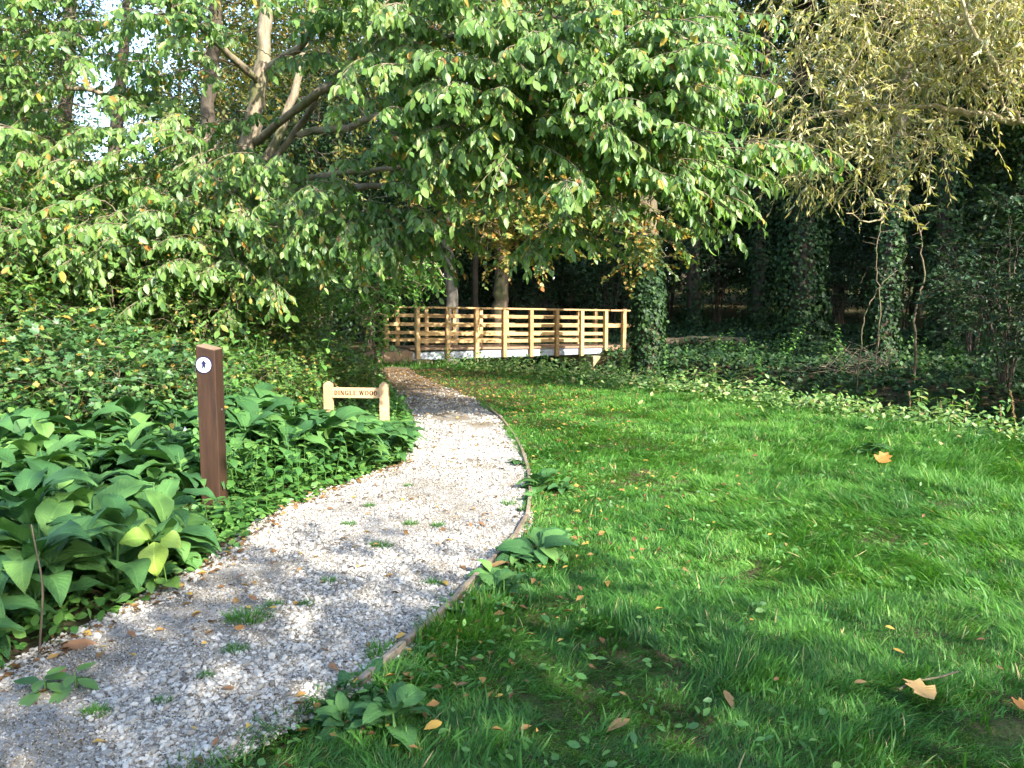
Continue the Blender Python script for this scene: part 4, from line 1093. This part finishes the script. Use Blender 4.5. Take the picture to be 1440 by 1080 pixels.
pts2 = spread_pts(60, lambda x, y: x < xl(y) - .14 and x > xl(y) - 1.7 and abs(x - (lb[0] + rb[0]) / 2) + abs(y - rp[1]) > .18, (-2.9, -.7, 6.3, 8.75), .19)
for x, y in pts2:
    lowplant('comfrey_plant', CM[rng.integers(5)], x, y, rng.uniform(.85, 1.1), 'comfrey plant with broad leaves in front of the name sign', 'plant', 'comfrey plants in front of the sign')
x, y = gpx(215, 838)
def pale_plant():
    q = [((.02, -.04, .24), (.15, -.45, -.85), (0, -.85, .5), .21), ((-.03, -.02, .25), (-.85, -.3, .05), (0, -.6, .8), .17), ((.05, 0, .25), (.8, -.3, -.25), (.1, -.6, .8), .15), ((-.02, .02, .24), (-.3, .4, .5), (-.2, -.8, .5), .16), ((.1, -.1, .02), (.7, -.6, .0), (0, -.3, 1), .13)]
    lv = place(ROUND[0], *[np.array([k_[i_] for k_ in q], float) for i_ in range(4)])
    st = tubes(np.array([[[0, 0, -.1], [k_[0][0] * .5, 0, .1], k_[0]] for k_ in q]), np.tile(np.array([[.005, .004, .003]]), (5, 1)), 4)
    me = mesh_np('comfrey_plant', np.concatenate([lv[0], st[0]]), [lv[1], st[1] + len(lv[0])], M['comfrey_pale'], rnd=np.concatenate([lv[2], np.full(len(st[0]), .3)]))
    uv = np.array([(u, i / 8., 0) for i in range(9) for u in (-1, -.5, 0, .5, 1)], np.float32)
    me.attributes.new('leaf', 'FLOAT_VECTOR', 'POINT').data.foreach_set('vector', np.concatenate([np.tile(uv, (5, 1)), np.zeros((len(st[0]), 3), np.float32)]).ravel())
    return me
CP = pale_plant()
lowplant('comfrey_plant', CP, x - .03, y + .10, .8, 'comfrey plant with yellow green fading leaves at the edge of the gravel', 'plant', None, dz=.05).rotation_euler = (0, 0, .1)
GS = 'small comfrey plants along the right path edge'
for i, (px, py, s, lab) in enumerate([(760, 690, .62, 'small comfrey clump by the edging beside the bright stretch of path'), (790, 692, .5, 'small comfrey rosette in the grass right of the edging clump'), (752, 790, .62, 'broad leaved comfrey clump where the edging board bends'), (700, 835, .5, 'small comfrey plant half over the gravel at the edging'), (775, 775, .5, 'flat comfrey rosette in the grass beside the bent edging'),
                                   (545, 1025, .5, 'comfrey plant with upright leaf in the foreground grass by the path'), (480, 1015, .45, 'small comfrey seedling at the grassy path corner in the foreground'), (1225, 640, .55, 'comfrey rosette alone in the lawn near the orange leaf'), (690, 815, .4, 'tiny comfrey plant on the gravel edge')]):
    x, y = gpx(px, py); lowplant('comfrey_plant', CM[i % 5], x, y, s, lab, 'plant', GS, .15, -.03, .7)

GE = 'weeds spilling over the path edging'
for y in np.concatenate([rng.uniform(2.5, 3.0, 7), rng.uniform(3.4, 4.6, 12), rng.uniform(5.0, 8.5, 10)]):
    x = float(xr(y)) + rng.uniform(-.05, .22)
    lowplant('comfrey_plant', CM[rng.integers(5)], x, y, rng.uniform(.22, .42), 'small broad leaved weed spilling over the right path edging', 'plant', GE, .25, -.03, .65)

def nettle_mesh(H_, leaf, leafm, name, pairs=7, tm=T_NET):
    P, A, N_, L = [], [], [], []
    for i in range(pairs):
        z = H_ * (.12 + .86 * i / (pairs - 1)); l = leaf * (1 - .45 * (i / pairs) ** 2)
        for q in range(2):
            a = i * 1.57 + q * np.pi + rng.uniform(-.3, .3); d = np.array([math.cos(a), math.sin(a), 0])
            P.append([0, 0, z] + d * .012); A.append(d + Z * rng.uniform(-.35, .25)); N_.append(Z + d * .2 + .15 * rng.normal(size=3)); L.append(l * rng.uniform(.8, 1.2))
    lv = place(tm, np.array(P), np.array(A), np.array(N_), np.array(L))
    st = tubes(np.array([[[0, 0, -.05], [.006, 0, H_ * .4], [0, .006, H_]]]), np.array([[.004, .0035, .0015]]), 4)
    return mesh_np(name, np.concatenate([lv[0], st[0]]), [lv[1], st[1] + len(lv[0])], leafm, rnd=np.concatenate([lv[2], np.full(len(st[0]), .5)]))
NM = [nettle_mesh(.46, .105, M['nettle'], 'nettle_plant', 7), nettle_mesh(.38, .11, M['nettle'], 'nettle_plant', 6), nettle_mesh(.55, .10, M['nettle'], 'nettle_plant', 8)]
pts3 = spread_pts(60, lambda x, y: x < xl(y) - .10 and x > xl(y) - .7 and (x > wx + .06 or y > wy + .2), (-3.2, -.9, 4.75, 6.4), .105)
for x, y in pts3: lowplant('nettle_plant', NM[rng.integers(3)], x, y, rng.uniform(.7, 1.05), 'leafy nettle growing between the dark post and the gravel', 'plant', 'nettles between the post and the path', .1)
pts4 = spread_pts(60, lambda x, y: x < xl(y) - .08 and x > xl(y) - 1.5 and abs(y - rp[1]) > .06, (-3.6, -.6, 8.4, 15.5), .2)
for x, y in pts4: lowplant('nettle_plant', NM[rng.integers(3)], x, y, rng.uniform(.55, .95), 'sunlit nettle beside the path behind the name sign', 'plant', 'sunlit nettles beyond the sign', .1)

TN = [nettle_mesh(.95, .12, M['nettle'], 'tall_nettle', 11), nettle_mesh(.8, .13, M['bramble'], 'tall_nettle', 9, T_OV), nettle_mesh(1.1, .12, M['nettle'], 'tall_nettle', 12)]
for i in range(95):
    px, D = rng.uniform(-90, 420), rng.uniform(5.9, 8.6)
    x, y = atxy(px, D)
    if x > xl(y) - 1.0: continue
    lowplant('tall_nettle', TN[rng.integers(3)], x, y, rng.uniform(.6, .95), 'tall leafy weed rising among the brambles on the left bank', 'plant', 'tall weeds among the brambles', .18)
# weeds and dry stalks along the far edge of the lawn
WM = [nettle_mesh(.5, .13, M['weed'], 'weed_plant', 7), nettle_mesh(.38, .12, M['weed'], 'weed_plant', 6, T_OV), nettle_mesh(.6, .14, M['weed'], 'weed_plant', 8, T_OV)]
def edge_pt(tv, s):  # along the ditch line, offset s
    p = MID - BV * tv + BU * s; return p[0], p[1]
for i in range(40):
    tv = rng.uniform(.5, 15); s = -.7 + rng.normal() * .4; x, y = edge_pt(tv, s)
    lowplant('tall_weed', TN[rng.integers(3)], x, y, rng.uniform(.45, .85), 'taller ragged weed standing above the ditch brink', 'plant', 'tall weeds on the ditch brink', .3)
for i in range(190):
    tv = rng.uniform(-.3, 16.5); s = -1.0 + rng.normal() * .6
    x, y = edge_pt(tv, s)
    if tv < 1.2 and abs(s) > 2.4: continue
    lowplant('weed_plant', WM[rng.integers(3)], x, y, .45 + .8 * rng.uniform() ** 1.6, 'pale green weed on the ditch brink at the far edge of the lawn', 'plant', 'weeds along the ditch brink', .15)
for i in range(90):
    tv = rng.uniform(1.5, 15); s = rng.uniform(.6, 5.0); x, y = edge_pt(tv, s)
    lowplant('weed_plant', TN[rng.integers(3)], x, y, rng.uniform(.4, .9), 'leafy undergrowth plant on the shaded bank beyond the ditch', 'plant', 'undergrowth on the shaded bank', .25)
for i in range(46):
    tv = rng.uniform(.5, 3.6); s = rng.uniform(-2.0, .5); x, y = edge_pt(tv, s)
    lowplant('weed_plant', WM[rng.integers(3)], x, y, rng.uniform(.55, 1.1), 'lush weed growing in the ditch in front of the bridge', 'plant', 'weeds in front of the bridge', .15)
def dock_mesh():
    n = 90; z = rng.uniform(.35, 1, n) ** .8; a = rng.uniform(0, 6.28, n); r_ = .03 * (1.15 - z)
    pos = np.stack([np.cos(a) * r_, np.sin(a) * r_, z], -1)
    lv = place(T_DI, pos, rdir(n), rdir(n), .035)
    st = tubes(np.array([[[0, 0, -.05], [.01, .0, .5], [0, 0.02, 1.0]]]), np.array([[.006, .005, .002]]), 4)
    return mesh_np('dry_seed_stalk', np.concatenate([lv[0], st[0]]), [lv[1], st[1] + len(lv[0])], M['dry'], rnd=np.concatenate([lv[2], np.full(len(st[0]), .4)]))
DK = dock_mesh()
for px, py, s in [(1282, 590, .42), (1290, 592, .30), (1325, 597, .36), (1352, 602, .34), (1164, 566, .4), (1178, 563, .35), (1075, 548, .34), (1432, 615, .5), (1410, 608, .4), (1210, 575, .42), (1118, 558, .36), (1010, 540, .32), (1338, 600, .3), (1240, 580, .34)]:
    x, y = gpx(px, py); lowplant('dry_seed_stalk', DK, x, y, s, 'dry brown dock stalk among the weeds at the far lawn edge', 'plant', 'dry stalks at the lawn edge', .1)
# dead stem in the comfrey, bottom left
x, y = gpx(55, 918); b0 = gpos(x, y)
P_ = smooth_line([b0, at(60, 830, y), at(50, 770, y + .02), at(44, 738, y + .05)], 14)
V_, F_ = tubes(P_[None], np.linspace(.005, .003, 14)[None], 6); o = obj('dead_stem', mesh_np('dead_stem', V_ - b0, F_, M['bark_mid'])); o.location = b0
tag(o, 'thin brown dead stem upright before the comfrey in the bottom left corner', 'stem')
# scrap of white litter in the comfrey
x, y = at(257, 600, 6.0)[:2]; m = MB(); m.add([(0, 0, 0), (.034, .006, .006), (.02, -.006, .036), (.014, .02, .014)], [(0, 1, 2), (1, 3, 2), (3, 0, 2), (0, 3, 1)])
o = m.build('litter_scrap', M['litterwhite']); o.location = at(257, 606, 6.0); tag(o, 'small white scrap of litter caught in the comfrey left of the dark post', 'litter')

# ================================================================== GRASS
def blade_t():
    v = [(-.5, 0, 0), (.5, 0, 0), (-.42, .38, .05), (.42, .38, .05), (-.28, .72, .0), (.28, .72, .0), (0, 1, -.12)]
    f = [(0, 1, 3), (0, 3, 2), (2, 3, 5), (2, 5, 4), (4, 5, 6)]
    return np.array(v, float), np.array(f)
T_BL = blade_t()
TB = rng.uniform(0, 1, (4096, 4))
def clump(x, y, c):
    """random numbers shared by the blades of one tussock"""
    xw = x + .35 * c * np.sin(y * 2.1 / c + x) ; yw = y + .35 * c * np.cos(x * 1.9 / c - y)
    i = np.floor(xw / c).astype(int); j = np.floor(yw / c + (i % 2) * .5).astype(int)
    return TB[(i * 7919 + j * 104729) % 4096]
def blades(x, y, L, W, lean, long=None, dz=-.005, z=None):
    n = len(x)
    c1 = clump(x, y, .13); c2 = clump(x, y, .55)
    th = 2.2 * np.sin(x * .9 + 1.2 * np.sin(y * .7)) + 2.0 * np.cos(y * 1.1 + x * .5) + (c1[:, 0] - .5) * 2.6 + (c2[:, 0] - .5) * 2.5 + rng.normal(size=n) * .85
    d = np.stack([np.cos(th), np.sin(th), np.zeros(n)], -1)
    el = np.clip(lean + (c1[:, 1] - .5) * .5 + (c2[:, 1] - .5) * .3 + rng.normal(size=n) * .2, .05, 1.5)
    ax = d * np.cos(el)[:, None] + Z * np.sin(el)[:, None]
    nm = -d * np.sin(el)[:, None] + Z * np.cos(el)[:, None] + .35 * rng.normal(size=(n, 3))
    zz = gz(x, y) if z is None else z
    pos = np.stack([x, y, zz + dz], -1)
    L = L * (.7 + .6 * c1[:, 2]) * (.75 + .5 * c2[:, 2])
    rr = np.clip(.48 + .2 * wob(x * .8, y * .8) + .5 * (c1[:, 3] - .5) + .35 * (c2[:, 3] - .5) + .16 * rng.normal(size=n), 0, .96); q = rng.uniform(0, 1, n) < .03; rr[q] = rng.uniform(.97, 1, q.sum())
    return place(T_BL, pos, ax, nm, L, W, rr)
def lawn(n, y0, y1, x1, L0, L1, W0, W1):
    y = rng.uniform(y0, y1, n); x = xr(y) - .02 + rng.uniform(0, 1, n) * (x1 - xr(y))
    s = S(x, y)
    tall = np.clip(.55 + .55 * wob(x * .9 + 2, y * .9) + .3 * wob(x * 3, y * 2.7), .12, 1.25)
    bare = (wob(x * 2.1 + 5, y * 1.9 + 2) > .62) & (x < 2.0) & (y > 6)
    bare |= (np.hypot((x - 1.75) / .30, (y - 2.45) / .28) < 1) & (rng.uniform(0, 1, n) < .8)
    dist = x - xr(y); thin = np.exp(-np.maximum(dist, 0) / .25)
    litter = sst(9.5, 13.5, y) * (1 - sst(.2, 2.8, dist))
    k = (s < -1.0 + .45 * wob(x * 2.2, y * 2.2) + .35 * rng.normal(size=n)) & ~(bare & (rng.uniform(0, 1, n) < .8)) & (rng.uniform(0, 1, n) > thin * .55) & (rng.uniform(0, 1, n) > litter * .8)
    x, y, tall = x[k], y[k], tall[k]; n = len(x)
    right = sst(1.0, 3.5, x)
    L = (L0 + (L1 - L0) * tall * (.5 + .85 * right)) * rng.uniform(.55, 1.25, n)
    W = rng.uniform(W0, W1, n)
    lean = .85 - (.45 + .35 * right) * np.clip(tall, 0, 1) * rng.uniform(.3, 1, n)
    return blades(x, y, L, W, lean)
G = [lawn(330000, 1.5, 4.2, 3.6, .022, .090, .0019, .0036), lawn(290000, 4.2, 7.5, 6.2, .028, .105, .0028, .005), lawn(120000, 7.5, 12, 7.5, .035, .11, .006, .010), lawn(70000, 12, 19, 5.5, .04, .12, .010, .016), lawn(60000, 1.2, 9, 9, .05, .16, .006, .010)]
# tufts along the edging
tx, ty = [], []
for px, py, n in [(600, 900, 900), (640, 890, 900), (560, 960, 500), (690, 860, 400), (840, 880, 500), (1060, 950, 700), (1330, 980, 700), (1400, 700, 700), (1180, 800, 700)]:
    x, y = gpx(px, py); tx.append(x + rng.normal(size=n) * .10); ty.append(y + rng.normal(size=n) * .10)
tx = np.concatenate(tx); ty = np.concatenate(ty)
k = tx > xr(ty) + .02; tx, ty = tx[k], ty[k]
G.append(blades(tx, ty, rng.uniform(.05, .12, len(tx)), rng.uniform(.003, .006, len(tx)), np.full(len(tx), .95)))
n = 15000; y = rng.uniform(2.0, 11, n); dens = .5 + .5 * np.sin(y * 2.3 + 1.0) + .5 * (y < 2.9) - 1.2 * (np.abs(y - 4.65) < .5) - 1.0 * (np.abs(y - 3.25) < .3); k = rng.uniform(0, 1, n) < dens; y = y[k]
x = xr(y) + rng.uniform(-.03, .10, len(y)) - .12 * (y < 2.8) * rng.uniform(0, 1, len(y))
G.append(blades(x, y, rng.uniform(.04, .11, len(x)), rng.uniform(.003, .006, len(x)), np.full(len(x), .7), dz=.005))
# beyond the lawn: short rough grass left of the path end and round the ramp
n = 16000; x = rng.uniform(-5, 0.8, n); y = rng.uniform(11, 21, n); k = ((x < xl(y) - .1) | (y > 17.5)) & (S(x, y) < -1.4)
G.append(blades(x[k], y[k], rng.uniform(.06, .16, k.sum()), rng.uniform(.008, .014, k.sum()), np.full(k.sum(), .9)))
g = joinr(G)
tag(obj('grass', mesh_np('grass', g[0], g[1], M['grass'], rnd=g[2])), 'long matted green grass of the lawn', 'grass', None, 'stuff')

# broad-leaved weeds low in the lawn (clover and plantain)
n = 5200; y = rng.uniform(1.8, 9, n); x = xr(y) + rng.uniform(.03, 1, n) ** 1.3 * 5.2
k = (wob(x * 1.3 + 7, y * 1.5) > .05) | (x - xr(y) < .35); x, y = x[k], y[k]; n = len(x)
pos = np.stack([x, y, gz(x, y) + rng.uniform(.015, .06, n)], -1)
lv = place(T_OV, pos, rdir(n, .25) + [0, 0, .15], Z + .45 * rng.normal(size=(n, 3)), rng.uniform(.02, .05, n), None)
tag(obj('lawn_clover', mesh_np('lawn_clover', lv[0], lv[1], M['nettle'], rnd=lv[2])), 'small broad leaves growing through the lawn', 'ground cover', None, 'stuff')

# weeds between the left plants, low
n = 9000; y = rng.uniform(2.2, 17, n); x = xl(y) - .03 - np.abs(rng.normal(size=n)) * .55
pos = np.stack([x, y, gz(x, y) + rng.uniform(.01, .10, n)], -1)
lv = place(T_NET, pos, rdir(n, .3) + [.2, -.1, .2], Z + .5 * rng.normal(size=(n, 3)), rng.uniform(.03, .075, n))
tag(obj('bank_groundcover', mesh_np('bank_groundcover', lv[0], lv[1], M['nettle'], rnd=lv[2])), 'low leafy growth filling the bank left of the path', 'ground cover', None, 'stuff')

n = 30000; tv = rng.uniform(-1, 18, n); s_ = -1.0 + rng.normal(size=n) * .7 + .25 * np.abs(rng.normal(size=n))
s_ = np.where(tv < 3.5, s_ - .6 * rng.uniform(0, 1, n), s_)
x = MID[0] - BV[0] * tv + BU[0] * s_; y = MID[1] - BV[1] * tv + BU[1] * s_
pos = np.stack([x, y, gz(x, y) + rng.uniform(0, 1, n) ** 1.4 * (.26 + .22 * wob(x * 2, y * 2))], -1)
lv = place(T_OV, pos, rdir(n, .4) + [0, -.2, .2], Z + [.1, -.4, 0] + .5 * rng.normal(size=(n, 3)), rng.uniform(.035, .10, n))
tag(obj('brink_groundcover', mesh_np('brink_groundcover', lv[0], lv[1], M['weed'], rnd=lv[2])), 'pale leafy growth along the ditch brink', 'ground cover', None, 'stuff')

# ivy carpet in the shaded wood
n = 75000
tv = rng.uniform(-12, 20, n); s = -.7 + 13.7 * rng.uniform(0, 1, n) ** 1.5
x = MID[0] - BV[0] * tv + BU[0] * s; y = MID[1] - BV[1] * tv + BU[1] * s
k = ~((s < 2.6) & (tv < .6) & (tv > -1.8)) & (y > 5); x, y = x[k], y[k]; n = len(x)
hmp = np.clip(wob(x * 1.1, y * 1.2), -.2, 1) * .3 + .05
pos = np.stack([x, y, gz(x, y) + rng.uniform(0, 1, n) * (hmp + .10)], -1)
lv = place(T_IVY, pos, rdir(n, .3) + [-.1, -.4, -.2], Z + [.1, -.5, 0] + .45 * rng.normal(size=(n, 3)), rng.uniform(.06, .13, n))
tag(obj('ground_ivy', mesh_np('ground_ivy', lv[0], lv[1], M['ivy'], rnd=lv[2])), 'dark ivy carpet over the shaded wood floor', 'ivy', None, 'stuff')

# ================================================================== FALLEN LEAVES, PATH WEEDS
n = 7500; y = rng.uniform(2, 17, n); x = np.where(rng.uniform(0, 1, n) < .55, xr(y) + np.abs(rng.normal(size=n)) * (.12 + .1 * y), xl(y) + rng.uniform(-.25, 1.05, n) * (xr(y) - xl(y)))
k = (rng.uniform(0, 1, n) < .22 + .75 * sst(8, 13, y)) & (S(x, y) < -1.2); x, y = x[k], y[k]
n2 = 280; y2 = rng.uniform(2.4, 7, n2); x2 = xl(y2) - .05 + np.abs(rng.normal(size=n2)) * .07; x = np.concatenate([x, x2]); y = np.concatenate([y, y2]); n = len(x)
pos = np.stack([x, y, np.maximum(gz(x, y) + .02, pathz(x, y) * (x < xr(y)) + .012)], -1); pos[:, 2] = np.where(x > xr(y), gz(x, y) + .035, pos[:, 2])
lv = place(T_DI, pos, rdir(n, .2), Z + .35 * rng.normal(size=(n, 3)), rng.uniform(.02, .06, n), None)
tag(obj('leaf_litter', mesh_np('leaf_litter', lv[0], lv[1], M['litter'], rnd=lv[2])), 'small dead leaves strewn over path and lawn', 'leaf litter', None, 'stuff')

def one_leaf(tm, L, W, mat, name='fallen_leaf'):
    lv = place(tm, np.zeros((1, 3)), np.array([[0., 1, .05]]), np.array([[0., 0, 1]]), np.array([L]), np.array([W]))
    return mesh_np(name, lv[0], lv[1], mat, rnd=lv[2])
LM = {'y': one_leaf(T_OV, .085, .085, M['leaf_yellow']), 't': one_leaf(T_OV, .10, .085, M['leaf_tan']), 'b': one_leaf(T_OV, .10, .09, M['leaf_brown']), 'o': one_leaf(T_LO, .11, .12, M['leaf_orange'])}
big = one_leaf(T_LO, .17, .18, M['leaf_tan'])
def fallen(me, px, py, s, label, group=None, tilt=.25):
    x, y = gpx(px, py); onp = xl(y) < x < xr(y)
    o = obj('fallen_leaf', me); o.location = (x, y, float(pathz(x, y)) + .02 if onp else float(gz(x, y)) + .04)
    o.rotation_euler = (Matrix.Rotation(.18 + rng.normal() * tilt * .6, 3, 'X') @ Matrix.Rotation(rng.normal() * tilt * .6, 3, 'Y') @ Matrix.Rotation(rng.uniform(0, 6.28), 3, 'Z')).to_euler(); o.scale = (s,) * 3
    return tag(o, label, 'leaf', group)
fallen(big, 1312, 1008, .72, 'large pale tan lobed leaf lying in the grass at the lower right', tilt=.1)
fallen(LM['o'], 1237, 656, 1.5, 'upright orange brown leaf standing out in the middle of the right lawn', tilt=.5)
fallen(LM['b'], 88, 918, 1.6, 'broad brown leaf under the comfrey at the lower left path edge')
fallen(LM['o'], 1432, 1020, .8, 'orange leaf beside the bare soil at the lower right corner')
fallen(LM['t'], 886, 1018, .95, 'narrow tan leaf in the foreground grass at lower centre')
fallen(LM['y'], 622, 1030, .8, 'yellow leaf in the foreground grass beside the path corner')
fallen(LM['t'], 1018, 977, .85, 'pale curled leaf in the foreground lawn, centre right')
fallen(LM['t'], 712, 803, 1.0, 'tan leaf beside the bent edging board')
GY, GB = 'yellow leaves fallen on the lawn', 'brown leaves fallen on the lawn'
for px, py in [(798, 812), (842, 728), (765, 815), (1058, 887), (1243, 888), (1255, 924), (710, 990), (893, 693), (822, 775), (978, 667), (908, 655), (835, 655), (1048, 643), (856, 575), (874, 600), (940, 630), (812, 640), (770, 610), (905, 570), (1000, 745), (1082, 760)]:
    fallen(LM['y'], px + rng.normal() * 2, py, rng.uniform(.3, .55), 'small yellow leaf fallen on the lawn', GY)
for px, py in [(960, 808), (1105, 770), (870, 980), (1200, 980), (1385, 910), (1410, 960), (660, 745), (720, 700), (735, 770), (1300, 730), (960, 705), (1088, 970), (780, 668), (850, 665), (640, 980), (1305, 770)]:
    fallen(LM['b'] if rng.uniform() < .5 else LM['t'], px, py, rng.uniform(.3, .55), 'small brown leaf fallen on the lawn', GB)
GPL = 'leaves fallen on the gravel path'
for px, py, k in [(390, 875, 'y'), (262, 843, 'y'), (362, 862, 'b'), (334, 905, 'o'), (425, 810, 't'), (610, 775, 't'), (520, 732, 't'), (565, 712, 'y'), (655, 700, 't'), (345, 820, 'b'), (525, 690, 'b'), (640, 640, 't'), (462, 950, 'b'), (300, 1065, 'b'), (180, 900, 'b'), (95, 955, 'b'), (680, 622, 't'), (605, 660, 'b'), (672, 745, 'b'), (330, 990, 'b'), (480, 770, 'b'), (450, 835, 't'), (570, 900, 'y')]:
    fallen(LM[k], px, py, rng.uniform(.4, .65), {'y': 'small yellow leaf fallen on the gravel path', 'b': 'small brown leaf fallen on the gravel path', 't': 'small tan leaf fallen on the gravel path', 'o': 'small orange leaf fallen on the gravel path'}[k], GPL)
# dry twig in the grass at the right
P_ = np.array([gpos(*gpx(px, py), .05 + .01 * i) for i, (px, py) in enumerate([(1262, 997), (1285, 989), (1318, 986), (1345, 981)])]); P_ = smooth_line(P_, 12)
V_, F_ = tubes(P_[None], np.linspace(.005, .003, 12)[None], 6); tag(obj('dry_twig', mesh_np('dry_twig', V_, F_, M['bark_mid'])), 'thin dry twig lying above the large tan leaf', 'twig')

# little tufts growing in the gravel
def tuft(n, rad, L):
    a = rng.uniform(0, 6.28, n); r_ = rad * np.sqrt(rng.uniform(0, 1, n)); x = np.cos(a) * r_; y = np.sin(a) * r_ * .6
    d = np.stack([np.cos(a), np.sin(a), np.zeros(n)], -1); el = rng.uniform(.5, 1.4, n)
    ax = d * np.cos(el)[:, None] + Z * np.sin(el)[:, None]; nm = -d * np.sin(el)[:, None] + Z * np.cos(el)[:, None] + .3 * rng.normal(size=(n, 3))
    lv = place(T_BL, np.stack([x, y, np.full(n, -.005)], -1), ax, nm, L * rng.uniform(.5, 1.2, n), np.full(n, .0035), rng.uniform(0, .9, n))
    return mesh_np('grass_tuft', lv[0], lv[1], M['grass'], rnd=lv[2])
TM = [tuft(260, .085, .055), tuft(140, .05, .045)]
for px, py, k, s, lab in [(350, 885, 0, 1.15, 'largest grass tuft growing in the middle of the gravel path'), (536, 777, 0, .8, 'neat round grass tuft further up the gravel path'), (332, 930, 1, .9, None), (385, 865, 1, .8, None), (432, 862, 1, .7, None), (463, 830, 1, .8, None), (490, 746, 1, .9, None), (578, 744, 1, .9, None), (616, 746, 1, .9, None), (610, 830, 1, .9, None), (290, 965, 1, .6, None), (137, 1020, 1, .9, None), (230, 1000, 1, .6, None), (538, 920, 1, 1.3, None), (715, 714, 1, 1.1, None), (575, 690, 1, .7, None), (528, 930, 1, .8, None), (520, 720, 1, .8, None)]:
    x, y = gpx(px, py); o = obj('grass_tuft', TM[k]); o.location = (x, y, float(pathz(x, y))); o.rotation_euler = (0, 0, rng.uniform(-.5, .5)); o.scale = (s,) * 3
    tag(o, lab or 'tiny tuft of grass sprouting from the gravel path', 'grass tuft', 'grass tufts in the gravel')
# leafy weed patch at the bottom left of the path
lm = nettle_mesh(.08, .085, M['weed'], 'leafy_weed', 4, T_OV)
for px, py, lab in [(62, 985, 'leafy weed rosette on the gravel at the bottom left, beside the comfrey'), (105, 980, 'smaller leafy weed rosette next to the bottom left rosette')]:
    x, y = gpx(px, py); o = obj('leafy_weed', lm); o.location = (x, y, float(pathz(x, y)) - .01); o.scale = (1.3, 1.3, .8); tag(o, lab, 'plant')

# ================================================================== LIGHT, CAMERA
EL_ = R(31); AZ = math.atan2(.64, -.77)
w = bpy.data.worlds.new('World'); sc.world = w; w.use_nodes = True
nt = w.node_tree; nt.nodes.clear()
sky = nt.nodes.new('ShaderNodeTexSky'); sky.sky_type = 'NISHITA'; sky.sun_disc = False
sky.sun_elevation = EL_; sky.sun_rotation = AZ
bg = nt.nodes.new('ShaderNodeBackground'); bg.inputs[1].default_value = .15
ow = nt.nodes.new('ShaderNodeOutputWorld'); nt.links.new(sky.outputs[0], bg.inputs[0]); nt.links.new(bg.outputs[0], ow.inputs[0])
from mathutils import Vector
sd = Vector((math.sin(AZ) * math.cos(EL_), math.cos(AZ) * math.cos(EL_), math.sin(EL_)))
L = bpy.data.lights.new('sun', 'SUN'); L.energy = 3.2; L.angle = R(.53); L.color = (1, .95, .86)
lo = bpy.data.objects.new('sun', L); col.objects.link(lo); lo.rotation_euler = sd.to_track_quat('Z', 'Y').to_euler(); lo.location = sd * 50
cam = bpy.data.cameras.new('camera'); cam.sensor_width = 36; cam.lens = 36 * F / 1440; cam.clip_end = 2000; cam.clip_start = .05
co = bpy.data.objects.new('camera', cam); col.objects.link(co); co.location = CAM; co.rotation_euler = (R(90) - PITCH, 0, 0)
sc.camera = co
vs = sc.view_settings; vs.view_transform = 'Standard'; vs.look = 'None'; vs.exposure = 2.42; vs.gamma = 1; vs.use_curve_mapping = False
cy = sc.cycles
cy.max_bounces = 6; cy.diffuse_bounces = 3; cy.glossy_bounces = 2; cy.transmission_bounces = 4; cy.transparent_max_bounces = 4
cy.use_adaptive_sampling = True; cy.adaptive_threshold = .02; cy.use_denoising = True
cy.caustics_reflective = False; cy.caustics_refractive = False; cy.sample_clamp_indirect = 4
